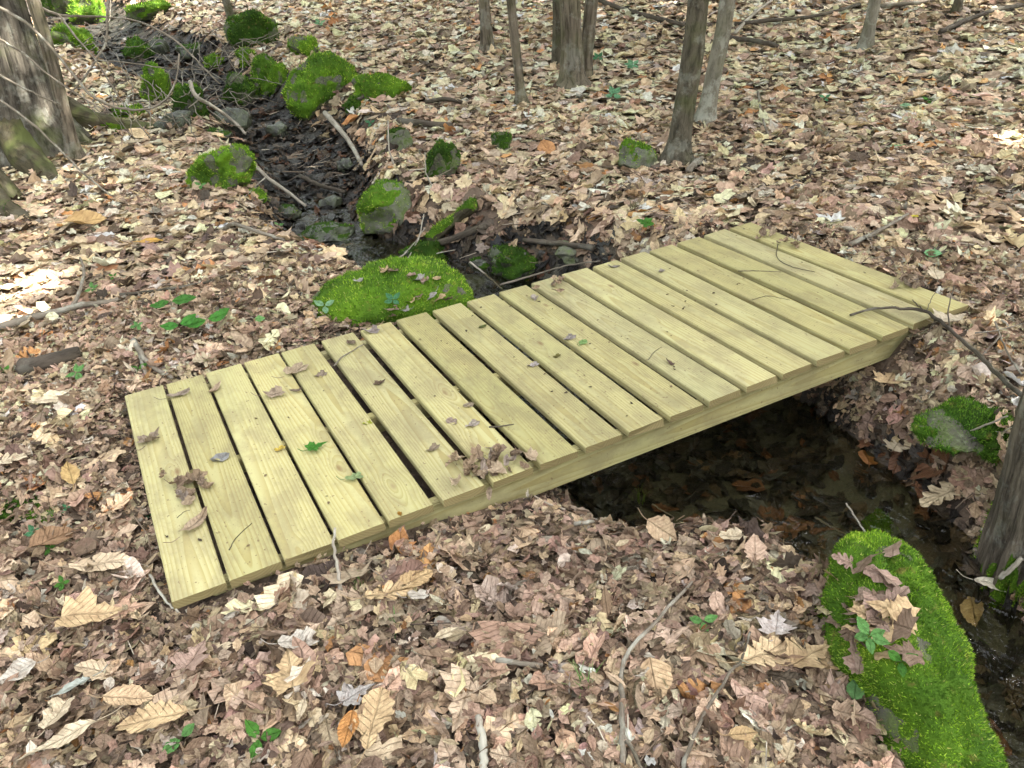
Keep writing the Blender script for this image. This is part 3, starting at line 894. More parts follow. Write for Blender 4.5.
# smaller stones upstream
stone('flat mossy stone just right of the tall upstream boulder', (352, 80, 408, 106), 1.0, seed=12, depth=.5, roll=-.12)
stone('small round mossy stone left of the tall upstream boulder', (254, 64, 291, 98), 1.0, seed=13)
stone('dark mossy stone lowest of the three left of the tall boulder', (225, 80, 258, 110), .85, pal=MOSSDARK, seed=14)
stone('mossy stone beneath the thin leaning sapling far upstream', (230, 16, 280, 52), .95, pal=MOSSDARK, seed=15)
stone('tiny bright mossy stone alone on leaves behind the tall boulder', (290, 42, 317, 60), 1.1, seed=16)
stone('mossy stone behind the slim stem of the big left tree', (44, 26, 86, 52), 1.1, seed=17, depth=.7)
stone('large bright mossy stone at the top of the stream', (68, -8, 106, 28), 1.0, seed=18)
stone('dark mossy stone between the big left tree and the bright one', (38, -16, 76, 22), .8, pal=MOSSDARK, seed=19)
stone('pair of mossy lumps under the twig tangle upstream', (140, 76, 172, 108), .95, seed=20)
stone('flat mossy stone on the leaves beyond the twig tangle', (130, 4, 176, 22), .9, seed=21, depth=.8)
stone('dark mossy stone under the arching vine', (120, 42, 150, 62), .8, pal=MOSSDARK, seed=22)
stone('dark mossy stone beside the pale forked stick', (170, 96, 206, 124), .7, M_ROCKWET, pal=MOSSDARK, seed=23)
stone('grey green stone standing on leaves right of the stream', (388, 128, 416, 158), .35, M_ROCKPALE, pal=MOSSDARK, seed=24, depth=.7, name='stone', cat='stone')
stone('mossy stone half buried below the short dark logs', (424, 148, 456, 186), .75, pal=MOSSDARK, seed=25, roll=-.4)
stone('dark green wet rock under the mossy log', (402, 246, 452, 280), .75, M_ROCKWET, pal=MOSSDARK, seed=26, depth=.8)
stone('dark mossy rock against the far bridge edge', (490, 254, 546, 290), .8, M_ROCKWET, pal=MOSSDARK, seed=27, depth=.8)
stone('small grey rock with a yellow moss cap near the dark leaning trunk', (622, 146, 656, 176), .5, M_ROCKPALE, seed=28)
stone('small dull stone half buried in leaves above the mossy log', (490, 137, 514, 156), .5, pal=MOSSDARK, seed=29)
stone('small wet black rock beside the bare stream sticks', (212, 106, 246, 130), .0, M_ROCKWET, name='wet_stone', seed=30)
stone('black wet rock right below the tangle of twigs', (156, 116, 192, 134), .0, M_ROCKWET, name='wet_stone', seed=31)
stone('smooth wet slab in the small pool left of the grey boulder', (300, 228, 352, 252), .2, M_ROCKWET, pal=MOSSDARK, name='wet_stone', seed=32)
stone('wet dark stone between the moss mound and the mossy log', (448, 276, 486, 296), .0, M_ROCKWET, name='wet_stone', seed=33)
stone('pale cream stone lying under the far bridge edge', (554, 250, 592, 268), .0, M_ROCKPALE, name='stone', seed=34, hk=.35)
stone('mossy rock slab between leaves right of the bridge', (938, 378, 1052, 478), 1.7, pal=MOSSDARK * 1.25, name='mossy_boulder', cat='boulder', seed=35, sub=6, depth=.75, hk=.22, rot=.5, blade=.012)
stone('low patch of dark moss on leaves at the left edge', (-24, 500, 62, 530), 1.1, pal=MOSSDARK * 1.2, name='moss_cushion', cat='moss', seed=36, hk=.14, depth=.5, blade=.011)
stone('white tumbled pebble lying among leaves behind the bridge', (300, 337, 308, 348), 0, M_ROCKPALE, name='pebble', cat='pebble', seed=37)
stone('submerged mossy stone in the water beyond the largest boulder', (868, 502, 916, 548), .9, M_ROCKWET, name='mossy_stone', seed=38, hk=.18, pal=MOSSCOL * .8)

for k, (lb, bx, ms, mt) in enumerate([
        ('small mossy cobble at the tip of the flat mossy stone', (344, 100, 366, 116), .8, M_ROCKWET),
        ('dark wet cobble in front of the tall upstream boulder', (262, 124, 288, 140), .0, M_ROCKWET),
        ('mossy cobble left of the bleached forked stick', (172, 84, 194, 100), .95, M_ROCK),
        ('mossy cobble between the tangle and the leaning sapling', (204, 60, 226, 74), .9, M_ROCK),
        ('tiny mossy cobble below the leaning sapling stone', (238, 56, 258, 70), 1.0, M_ROCK),
        ('wet cobble beside the thick dark root in the stream', (318, 196, 342, 212), .0, M_ROCKWET),
        ('wet cobble under the pale broken stick', (338, 160, 356, 174), .0, M_ROCKWET),
        ('wet slab between the slanting stick and the pool', (272, 204, 300, 222), .25, M_ROCKWET),
        ('dark wet cobble above the lumpy boulder', (206, 128, 230, 140), .3, M_ROCKWET),
        ('mossy cobble at the foot of the lumpy boulder', (244, 188, 266, 204), .95, M_ROCK),
        ('small dark stone high in the tangle', (150, 44, 170, 58), .3, M_ROCKWET),
        ('small dark stone right of the dark mossy one under the vine', (176, 48, 204, 64), .2, M_ROCKWET),
        ('mossy root stone right of the mossy root end', (112, 108, 138, 122), 1.0, M_ROCK),
        ('wet flat stone just above the moss mound', (392, 258, 416, 270), .1, M_ROCKWET),
        ('wet stone left of the far bridge edge rock', (470, 262, 494, 278), .4, M_ROCKWET)]):
    stone(lb, bx, ms, mt, pal=MOSSCOL if ms > .85 else MOSSDARK, name='cobble', cat='stone', seed=70 + k, sub=4)
# ------------------------------------------------------------------ trees
SUN_EL, SUN_AZ = math.radians(54), math.atan2(-.42, .91)
SUNV = np.array([math.cos(SUN_EL) * math.cos(SUN_AZ), math.cos(SUN_EL) * math.sin(SUN_AZ), math.sin(SUN_EL)])
SPOTS = [(G(14, 294), .15), (G(1012, 145), .10), (G(4, 326), .05)]  # sun patches; holes for them are shaped into the unseen crowns
def crown_mesh(ctr, rad, n, size, seed, clump=70):
    n = int(n * 1.5)
    rg = np.random.default_rng(seed)
    cc = rg.normal(0, 1, (clump, 3)); cc /= np.linalg.norm(cc, axis=1)[:, None]; cc *= rg.uniform(.35, 1, (clump, 1)) ** .5
    k = rg.integers(0, clump, n)
    P = cc[k] * .85 + rg.normal(0, .2, (n, 3))
    P = P * np.array(rad) + np.array(ctr)
    keep = np.ones(n, bool)
    for c, r in SPOTS:
        Q = P - SUNV * ((P[:, 2] - c[2]) / SUNV[2])[:, None]
        keep &= np.hypot(Q[:, 0] - c[0], Q[:, 1] - c[1]) > r + .11
    P = P[keep]; n = len(P)
    z = np.array([0, 0, 1.0]) + rg.normal(0, .55, (n, 3)); z /= np.linalg.norm(z, axis=1)[:, None]
    x = np.cross(z, rg.normal(0, 1, (n, 3))); x /= np.linalg.norm(x, axis=1)[:, None]; y = np.cross(z, x)
    s = size * rg.uniform(.6, 1.3, (n, 1))
    pts = [(-.5, 0, 0), (-.1, .34, .06), (.5, 0, -.05), (-.1, -.34, .06)]
    V = np.stack([P + (x * a + y * b + z * c) * s for a, b, c in pts], 1).reshape(-1, 3)
    F = np.arange(n * 4).reshape(-1, 4)
    col = np.array([(.06, .11, .02), (.08, .14, .03), (.045, .085, .018), (.10, .15, .035)])[rg.integers(0, 4, n)]
    return mesh_np('crown', V, F, np.repeat(col, 4, 0), None, False)
def tree(label, path, radii, mat, crown=None, name='tree', cat='tree', nv=20, rough=.12, ridge=None, group=None, limbs=3, seed=1, per=8):
    """path: world points from below the ground upwards"""
    P = np.asarray(path, float)
    base = P[0].copy()
    C = catmull(np.hstack([P - base, np.array(radii)[:, None]]), per)
    V, F, L = tube_geo(C[:, :3], C[:, 3], nv, seed, rough, ridge)
    r = root(name, label, cat, base, group)
    link('trunk', mesh_np('trunk', V, F, None, L), mat, r)
    top = C[-1, :3]
    rg = np.random.default_rng(seed + 500)
    if crown:
        (cx, cy, cz), rad, n, size = crown
        ctr = np.array([cx, cy, cz]) - base
        for k in range(limbs):
            a = rg.uniform(0, 2 * PI)
            e = ctr + np.array([math.cos(a) * rad[0] * .6, math.sin(a) * rad[1] * .6, rg.uniform(-.3, .6) * rad[2]])
            s0 = C[int(len(C) * rg.uniform(.72, .97)), :3]
            mid = (s0 + e) / 2 + np.array([0, 0, .35])
            me = stick_mesh([s0, mid, e], float(C[-1, 3]) * .8, .012, 8, seed * 7 + k, .1)
            link('limb', me, mat, r)
        me = crown_mesh(np.array([cx, cy, cz]), rad, n, size, seed + 900)
        V = np.empty(len(me.vertices) * 3, np.float32); me.vertices.foreach_get('co', V)
        me.vertices.foreach_set('co', (V.reshape(-1, 3) - base.astype(np.float32)).ravel())
        link('crown', me, M_CANOPY, r)
    return r
def up_path(px0, py0, px1, py1, hts, extra=(0, 0), flat=True, down=.25):
    """ground point at (px0,py0) and the direction seen towards (px1,py1), assuming the stem stays in the plane facing the camera"""
    B = G(px0, py0, 0, flat)
    d0 = float((CAM_R @ (B - CAM_C))[2])
    # point on the second ray in the vertical plane through B facing the camera
    rd = ray_dir(px1, py1)
    t = ((B - CAM_C) @ FWD) / (rd @ FWD)
    T = CAM_C + rd * t
    u = T - B
    u = u / u[2]
    out = [B - u * down]
    for h in hts:
        out.append(B + u * h + np.array([extra[0], extra[1], 0]) * max(0, h - 1) ** 1.2 * .05)
    return np.array(out), B
CR = (3.2, 3.2, 1.5)
def bark_ridge(amp, freq, flare, lobes, seed, hf=.28, buried=.45):
    def f(r, th, s):
        h = np.maximum(s - buried, 0)
        lob = sum(w * np.maximum(0, np.cos(th - a)) ** p for a, w, p in lobes)
        r2 = r * (1 + flare * np.exp(-h / hf) * (.35 + lob))
        ct, st = np.cos(th), np.sin(th)
        n = np.abs(fbm(ct * freq, st * freq, s * 2.2 + .6 * vnoise(ct * 3, st * 3, s * 3), s=seed, o=3))
        n2 = fbm(ct * freq * 2.4, st * freq * 2.4, s * 7, s=seed + 1, o=3)
        return r2 + amp * (1 - 2.6 * n) + amp * .35 * n2
    return f
def simple_tree(label, p0, p1, r0, mat, crown_n, seed, name='tree', cat='tree', top=7.0, rt=.6, crown_at=None, flare=1.5, group=None, ex=(0, 0), cs=.19, crad=CR):
    path, B = up_path(p0[0], p0[1], p1[0], p1[1], [0, .12, .35, .8, 1.6, 3, top], ex)
    # the upper stem straightens from wherever the stem has leaned to
    path[5:, :2] = path[4, :2] + (path[5:, :2] - path[4, :2]) * .35
    rad = [r0 * flare * 1.1, r0 * flare, r0 * 1.12, r0, r0 * .95, r0 * .9, r0 * .8, r0 * rt * .5]
    c = (crown_at if crown_at else (path[-1][0], path[-1][1], top + .6))  # crown_at moves unseen crowns to where they shade the ground
    return tree(label, path, rad, mat, (c, crad, crown_n, cs), name, cat, 36, .12, bark_ridge(r0 * .06, 7, .45, [(seed * 1.3, .5, 3), (seed * 1.3 + 2.2, .5, 3), (seed * 1.3 + 4.1, .5, 3)], seed, r0 * 1.6, .27), seed=seed, group=group)

simple_tree('dark leaning trunk left of a pale stem, above the far end of the bridge', (676, 164), (700, 0), .066, M_BARKDARK, 4500, 1, crown_at=(6.6, 1.2, 7.2), ex=(.5, -.3))
simple_tree('pale grey stem rising behind the dark leaning trunk', (704, 126), (728, 0), .056, M_BARKPALE, 4500, 2, crown_at=(7.8, 3.6, 7.6))
simple_tree('thickest middle stem of the three stem clump', (573, 88), (570, 0), .09, M_BARK, 3000, 3, crown_at=(6.8, 6.2, 7.6), flare=1.5)
simple_tree('slim left stem of the three stem clump', (559, 66), (558, 0), .052, M_BARKDARK, 1500, 4, crown_at=(5.6, 7.6, 7.0), flare=1.1)
simple_tree('slim right stem of the three stem clump', (584, 80), (591, 0), .055, M_BARK, 1500, 5, crown_at=(7.6, 7.6, 7.0), flare=1.2)
simple_tree('thin sapling leaning left, nearest the three stem clump', (522, 105), (511, 0), .036, M_BARK, 900, 6, cat='tree', name='sapling', top=5.0)
simple_tree('short looking thin trunk furthest left of the back saplings', (488, 54), (484, 0), .055, M_BARK, 1500, 7)
simple_tree('pale slim trunk standing alone on leaves at the upper right', (865, 50), (875, 0), .050, M_BARKPALE, 4200, 8, crown_at=(9.6, 1.6, 7.6), flare=1.2)
simple_tree('tiny far trunk at the top right corner', (955, 15), (959, 0), .035, M_BARKDARK, 4200, 9, crown_at=(10.6, 4.4, 7.8), flare=1.2)
simple_tree('thin dark sapling leaning over a mossy stone far upstream', (236, 34), (226, 0), .045, M_BARKDARK, 900, 10, name='sapling')
# unseen trees added to block the sun, beyond the right edge of the view
for k, (x, y, cx, cy) in enumerate([(5.6, -2.6, 6.0, -1.6), (8.4, -1.6, 8.4, -1.2), (3.9, -4.3, 4.2, -3.8), (9.8, 7.2, 9.2, 7.8), (11.8, 1.0, 12.0, .6)]):
    z = float(base_h(np.array([x]), np.array([y]))[0])
    pth = [(x, y, z - .3), (x, y, z), (x + .03, y, z + .5), (x + .05, y + .05, z + 2), (cx, cy, 7)]
    tree(['maple standing right of the bridge, nearest its right end', 'maple right of the bridge, second from its right end', 'maple behind the viewer, right of the right edge trunk',
          'maple on the rising slope at the far right', 'maple furthest right of the bridge'][k], pth, [.2, .17, .14, .12, .06], M_BARK, ((cx, cy, 7.7), CR, 5200, .19), 'tree', 'tree', seed=60 + k)

def big_trunk(label, ctr_path, radii, mat, ridge, seed, crown, nv=110, name='tree', per=26, extra=None):
    P = np.asarray(ctr_path, float); base = P[0].copy()
    C = catmull(np.hstack([P - base, np.array(radii)[:, None]]), per)
    V, F, L = tube_geo(C[:, :3], C[:, 3], nv, seed, .05, ridge)
    r = root(name, label, 'tree', base)
    link('trunk', mesh_np('trunk', V, F, None, L), mat, r)
    rg = np.random.default_rng(seed)
    (cx, cy, cz), rad, n, size = crown
    for k in range(4):
        a = rg.uniform(0, 6.28)
        e = np.array([cx + math.cos(a) * rad[0] * .6, cy + math.sin(a) * rad[1] * .6, cz + .3]) - base
        s0 = C[-8, :3]
        link('limb', stick_mesh([s0, (s0 + e) / 2 + np.array([0, 0, .4]), e], .06, .012, 8, seed + k, .1), mat, r)
    me = crown_mesh(np.array([cx, cy, cz]), rad, n, size, seed + 9)
    VV = np.empty(len(me.vertices) * 3, np.float32); me.vertices.foreach_get('co', VV)
    me.vertices.foreach_set('co', (VV.reshape(-1, 3) - base.astype(np.float32)).ravel())
    link('crown', me, M_CANOPY, r)
    return r, V, F, base
# big tree at the left edge
B = G(30, 150, 0, True)
s = ppm(B)
tl = [B + np.array([0, 0, -.45]), B + np.array([0, 0, 0]), B + np.array([0, 0, .25]), B + np.array([0, 0, .7]) + RGT * .03, B + np.array([0, 0, 1.5]) + RGT * .07, B + np.array([0, 0, 3.5]) + RGT * .05, B + np.array([0, 0, 7]) - RGT * .3]
# angle of the right hand root in the tube's own frame is found by trial: lobes all round keep it irregular
big, bV, bF, bB = big_trunk('thick old tree with furrowed bark and mossy spreading roots at the left edge', tl, [.34, .33, .30, .27, .25, .22, .12], M_BARKOLD,
                            bark_ridge(.020, 12.0, .55, [(.3, .5, 3), (1.6, .5, 4), (3.0, .5, 3), (4.4, .55, 4), (5.4, .4, 5)], 3), 41, ((-1.9, 6.4, 8.6), (2.4, 2.4, 1.4), 2200, .2))
def root_part(parent, pbase, pts, r0, r1, mat, seed, moss=None, name='root'):
    W = np.array([np.asarray(q) for q in pts]) - pbase
    C = catmull(W, 12)
    t = np.linspace(0, 1, len(C))
    R = r0 + (r1 - r0) * t ** .8
    V, F, L = tube_geo(C, R, 26, seed, .22, lambda r, th, s: r + .006 * fbm(np.cos(th) * 5, np.sin(th) * 5, s * 5, s=seed, o=3))
    o = link(name, mesh_np(name, V, F, None, L), mat, parent)
    if moss:
        tr = np.vstack([F[:, [0, 1, 2]], F[:, [0, 2, 3]]])
        N = vnormals(V, tr)
        if N[:, 2].mean() < 0 and N[np.argmax(V[:, 2]), 2] < 0: tr = tr[:, ::-1]; N = -N
        c = np.array(moss[0]) - pbase
        mk = np.clip(N[:, 2] * .7 + .25 + .4 * fbm(V[:, 0] * 8, V[:, 1] * 8, V[:, 2] * 8, s=seed, o=3) + 1.0 - np.linalg.norm(V - c, axis=1) / moss[1], 0, 1) * (np.linalg.norm(V - c, axis=1) < moss[1] * 1.15)
        if (mk > .05).any():
            me = moss_mesh(V, tr, mk, moss[2], moss[3], moss[4], seed + 2, thick=.008)
            if me: link('moss', me, M_MOSS, o)
    return o
root_part(big, bB, [B + np.array([0, 0, .45]), G(62, 110, .14, True), G(95, 122, .06, True), G(150, 132, -.02, True), G(185, 140, -.12, True)], .15, .05, M_BARKMOSS, 51, (G(128, 122, .02, True), .22, 12000, .018, MOSSCOL))
root_part(big, bB, [B + np.array([0, 0, .5]) - FWD * .05, G(22, 150, .12, True), G(42, 172, .03, True), G(60, 192, -.07, True)], .17, .07, M_BARKMOSS, 52, (G(8, 135, .15, True), .34, 9000, .014, MOSSDARK))
# slim stem that grows against it
simple_tree('slim brown stem growing beside the thick old tree', (76, 160), (36, 0), .048, M_BARK, 600, 53, name='sapling', flare=1.5)
# trunk foot at the very left edge
B2 = G(-16, 205, 0, True)
t2, b2V, b2F, b2B = big_trunk('mossy tree foot cut off by the left edge below the thick old tree', [B2 + np.array([0, 0, -.45]), B2, B2 + np.array([0, 0, .25]) - RGT * .03, B2 + np.array([0, 0, .7]) - RGT * .10, B2 + np.array([0, 0, 1.6]) - RGT * .25, B2 + np.array([0, 0, 6.5]) - RGT * .7],
                          [.19, .19, .16, .14, .13, .07], M_BARKMOSS, bark_ridge(.006, 7, .5, [(.5, .4, 3), (2.5, .5, 3), (4.5, .5, 3)], 6), 44, ((-2.6, 4.0, 8.0), (2, 2, 1.3), 1200, .2), nv=60, per=16)
root_part(t2, b2B, [B2 + np.array([0, 0, .28]), G(2, 205, .06, True), G(22, 218, .02, True), G(46, 230, -.06, True)], .10, .035, M_BARKMOSS, 54, (G(4, 205, .06, True), .16, 14000, .012, MOSSDARK))
# trunk at the right edge
B3 = np.array([2.20, -1.02, H(2.20, -1.02)]); B3 = np.array([2.215, -.985, -.26]) + FWD * .17 + RGT * .065
tr_path = [B3 + np.array([0, 0, -.45]), B3, B3 + np.array([0, 0, .2]) - RGT * .015, B3 + np.array([0, 0, .5]) - RGT * .03, B3 + np.array([0, 0, 1.0]) + RGT * .0, B3 + np.array([0, 0, 2.5]) + RGT * .2, B3 + np.array([0, 0, 7]) + RGT * .7]
t3, V3, F3, b3B = big_trunk('rough barked trunk with a moss covered foot at the right edge', tr_path, [.150, .145, .135, .128, .122, .11, .07], M_BARK,
                           bark_ridge(.013, 9, .10, [(.8, .5, 3), (3.0, .5, 4), (5.0, .4, 3)], 9, .2), 46, ((5.0, -.4, 7.4), (2.8, 2.8, 1.4), 4200, .19), nv=90, per=22)
tri3 = np.vstack([F3[:, [0, 1, 2]], F3[:, [0, 2, 3]]]); N3 = vnormals(V3, tri3)
rc = (V3 - V3.mean(0)); 
if (N3[:, :2] * (V3[:, :2] - 0)).sum() < 0: tri3 = tri3[:, ::-1]; N3 = -N3
hz = V3[:, 2] + b3B[2]
mk = np.clip(.55 - (hz + .20) / .20 + 1.1 * (N3 @ RGT) + .5 * fbm(V3[:, 0] * 7, V3[:, 1] * 7, V3[:, 2] * 7, s=4, o=3) + .5 * (N3[:, 0] * RGT[0] * .5 - N3[:, 1] * .6), 0, 1) * (hz > -.62)
me = moss_mesh(V3, tri3, mk, 40000, .010, MOSSCOL * .85, 77, thick=.012)
if me: link('moss', me, M_MOSS, t3)

# ------------------------------------------------------------------ logs and branches
branch('mossy log lying at an angle behind the half mossy grey boulder', [(430, 240, .02), (452, 222, .045), (474, 204, .055)], .042, .036, M_BARKMOSS, 'fallen_log', 'log')
branch('dark wet log just below the mossy log', [(425, 247, .02), (455, 238, .03), (486, 226, .03)], .025, .02, M_STICKDARK, 'fallen_log', 'log')
branch('grey green mossy branch end on leaves right of the flat mossy stone', [(345, 108, .02), (356, 100, .05), (372, 92, .05)], .03, .02, M_STICKDARK)
branch('pale broken stick standing across the stream below the tall boulder', [(325, 113, .10), (340, 130, .06), (352, 146, .04), (362, 165, .02)], .024, .015, M_STICKPALE)
branch('pale grey stick slanting into the stream past the lumpy boulder', [(247, 158, .10), (268, 178, .07), (285, 190, .05), (306, 206, .03)], .018, .010, M_STICKPALE, twigs=[([(266, 177, .07), (256, 186, .05), (236, 206, .03)], .006, .003)])
branch('bleached forked stick above the wet rocks of the tangle', [(190, 82, .30), (196, 96, .22), (212, 106, .16), (232, 120, .10), (246, 134, .05)], .019, .012, M_STICKPALE, twigs=[([(197, 97, .21), (210, 84, .25)], .007, .003), ([(200, 99, .2), (188, 108, .12)], .006, .003)])
branch('thick dark root like stick half under the stream leaves', [(300, 176, .03), (322, 186, .04), (345, 192, .03)], .018, .014, M_STICKDARK)
branch('curved brown branch arching out of the leaves on the left bank', [(222, 232, .0), (232, 224, .05), (250, 229, .05), (272, 236, .03), (285, 240, .01)], .013, .010, M_STICK)
branch('long weathered branch lying left of the bridge', [(-12, 330, .03), (25, 320, .04), (55, 312, .04), (82, 305, .04), (108, 302, .03), (128, 296, .02)], .020, .010, M_STICK, twigs=[([(72, 308, .04), (80, 290, .06), (84, 270, .05), (80, 258, .04)], .011, .006)])
branch('thin branch across the leaves in front of the moss mound', [(120, 295, .03), (160, 290, .03), (195, 285, .03), (228, 276, .03)], .009, .006, M_STICKDARK)
branch('dark rotten log chunk with a grey face at the left edge', [(22, 368, .03), (48, 362, .045), (80, 352, .04)], .040, .030, M_STICKDARK, 'log_chunk', 'log')
branch('short forked root beside the top left corner of the bridge', [(134, 340, .03), (140, 352, .04), (152, 366, .03), (172, 378, .02)], .012, .008, M_STICK, twigs=[([(138, 346, .03), (142, 362, .03), (146, 376, .02)], .009, .006)])
branch('dark log lying across the top centre of the slope', [(588, -4, .04), (620, 8, .04), (655, 18, .04), (700, 28, .03)], .028, .02, M_STICKDARK, 'fallen_log', 'log')
branch('dark log lying just right of the pale stem', [(722, 38, .04), (750, 40, .05), (778, 46, .04)], .026, .02, M_STICKDARK, 'fallen_log', 'log')
branch('long thin dark branch along the top edge of the slope', [(735, 24, .05), (775, 20, .05), (815, 16, .05), (860, 4, .05)], .022, .015, M_STICKDARK)
branch('pale broken branch at the top, beside the pale grey stem', [(735, 33, .04), (752, 15, .06), (772, 0, .06)], .018, .012, M_STICKPALE)
branch('dark branch sloping down from the top right corner', [(940, 32, .03), (962, 22, .05), (995, 10, .06), (1030, 4, .06)], .026, .018, M_STICKDARK)
branch('brown branch under the tiny far trunk', [(880, 6, .04), (920, 2, .05), (945, -4, .05)], .022, .015, M_STICK)
branch('short dark log half buried right of the tall upstream boulder', [(398, 121, .03), (420, 123, .035), (452, 126, .03)], .027, .022, M_STICKDARK, 'fallen_log', 'log')
branch('broken dark twig on leaves above the short dark log', [(425, 102, .03), (445, 99, .04), (462, 102, .03)], .02, .014, M_STICKDARK)
branch('dark stick lying behind the far edge of the bridge', [(524, 240, .03), (555, 243, .045), (594, 248, .03)], .014, .018, M_STICKDARK)
branch('thin bent twig resting over the far bridge edge', [(500, 285, .10), (535, 275, .11), (565, 266, .13), (600, 261, .12)], .006, .004, M_STICK)
branch('thin fork of dead twigs leaning against the mossy log', [(388, 268, .06), (410, 248, .12), (425, 228, .20)], .006, .003, M_STICKPALE, twigs=[([(404, 266, .06), (436, 254, .10), (455, 250, .10)], .005, .003), ([(402, 268, .04), (418, 240, .16), (424, 214, .22)], .005, .003)])
branch('grey twig dropping from leaves to the moss mound', [(470, 262, .05), (485, 274, .06), (503, 290, .04)], .006, .004, M_STICKPALE)
branch('thin dead twig standing beside the grey green stone', [(394, 165, .02), (389, 148, .10), (388, 120, .22)], .007, .004, M_STICKPALE)
branch('thin dead twig standing right of the half buried mossy stone', [(434, 190, .02), (426, 172, .08), (425, 152, .18)], .005, .003, M_STICKPALE)
branch('thin pale twig lying right of the small yellow capped rock', [(758, 92, .03), (762, 115, .03), (768, 134, .03)], .010, .007, M_STICK)
branch('thick weathered stick pointing at the far end of the bridge', [(850, 245, .03), (880, 230, .04), (908, 214, .05)], .012, .007, M_STICK)
branch('short thick dead stub on leaves below the pale stem', [(688, 172, .02), (694, 164, .05), (702, 158, .05)], .022, .018, M_STICK)
def moss_on(o, seed, dens=9000, blade=.016, pal=MOSSCOL, amount=.3):
    V = np.empty(len(o.data.vertices) * 3, np.float32); o.data.vertices.foreach_get('co', V); V = V.reshape(-1, 3).astype(float)
    F = np.array([p.vertices[:3] for p in o.data.polygons]); N = vnormals(V, F)
    if N[np.argmax(V[:, 2]), 2] < 0: F = F[:, ::-1]; N = -N
    mk = np.clip(N[:, 2] + amount + .5 * fbm(V[:, 0] * 9, V[:, 1] * 9, V[:, 2] * 9, s=seed, o=3), 0, 1)
    me = moss_mesh(V, F, mk, dens, blade, pal, seed, thick=.007)
    if me: link('moss', me, M_MOSS, o)
for _o in list(bpy.data.objects):
    if _o.get('label', '').startswith('mossy log lying'): moss_on(_o, 5, amount=-.15)
    if _o.get('label', '').startswith('grey green mossy branch'): moss_on(_o, 6, amount=.0, pal=MOSSDARK)
# foreground
branch('curved grey branch on the leaves at the bottom centre', [(622, 775, .02), (623, 735, .03), (621, 690, .035), (626, 656, .04), (655, 622, .04), (692, 582, .03)], .007, .004, M_STICK, twigs=[([(623, 735, .03), (634, 752, .03), (646, 780, .02)], .005, .004)])
branch('slender bent twig on the leaves right of the curved branch', [(682, 778, .02), (688, 750, .035), (704, 715, .04), (730, 672, .05), (742, 660, .05), (750, 632, .04)], .005, .0025, M_STICK)
branch('lichen crusted white birch stick at the bottom edge', [(486, 782, .02), (484, 750, .03), (478, 716, .03)], .011, .008, M_STICKPALE, kink=.002)
branch('pale stick leaning on the near edge of the bridge', [(341, 592, .03), (337, 565, .05), (334, 545, .09), (335, 528, .11)], .0055, .0035, M_STICKPALE, kink=.0015)
branch('thin grey twig beside the near left corner of the bridge', [(150, 575, .02), (165, 600, .03), (178, 612, .02)], .004, .003, M_STICKPALE)
branch('short pale stick lying on leaves under the bridge side', [(575, 524, .03), (592, 521, .03), (608, 520, .02)], .007, .004, M_STICKPALE, kink=.001)
branch('short yellow brown stick on the leaves at bottom centre', [(496, 660, .03), (525, 664, .03), (542, 664, .02)], .007, .006, M_STICK, kink=.001)
def mixz(px, py, z): return Z(px, py, z)
branch('dark curved twig lying over the right end of the bridge', [(850, 315, .012), (872, 309, .02), (900, 308, .03), (926, 312, .03), (948, 328, .04), (975, 352, .04), (1002, 378, .04), (1030, 402, .03)], .0045, .009, M_STICKDARK, conv=mixz, kink=.0015,
       twigs=[([(926, 312, .03), (917, 304, .05), (912, 300, .06)], .003, .002), ([(926, 312, .03), (932, 298, .06), (938, 288, .08)], .002, .001), ([(950, 330, .04), (948, 312, .07), (954, 286, .10)], .003, .002), ([(935, 320, .02), (926, 338, -.04), (925, 346, -.06)], .003, .002)])
branch('thin grey twigs fanned on the leaves beyond the dark curved twig', [(995, 322, .05), (1002, 340, .06), (1010, 358, .06), (1022, 374, .05)], .004, .003, M_STICK, twigs=[([(975, 333, .05), (1000, 330, .06), (1026, 322, .06)], .003, .002), ([(1000, 336, .06), (985, 352, .05), (974, 364, .04)], .003, .002)])
branch('pale twig lying over the mossy rock slab', [(952, 438, .10), (975, 429, .12), (1008, 416, .10)], .0035, .003, M_STICKPALE, kink=.001)
branch('pale twig poking from the water above the largest boulder', [(868, 536, .03), (857, 520, .08), (846, 503, .12)], .0035, .003, M_STICKPALE, kink=.001, conv=lambda px, py, h: Z(px, py, -.44 + h))
branch('dead twig with a leaf lying in the water', [(815, 517, .02), (830, 526, .02), (852, 537, .02)], .004, .003, M_STICK, kink=.001, conv=lambda px, py, h: Z(px, py, -.44 + h))
branch('pale broken stick below the trunk at the right edge', [(1000, 578, .12), (1012, 568, .14), (1022, 558, .15)], .008, .007, M_STICKPALE, kink=.001)
branch('thin twig sticking into the water from the near bank', [(652, 504, .10), (662, 510, .08), (674, 517, .05)], .003, .002, M_STICKPALE, kink=.001)
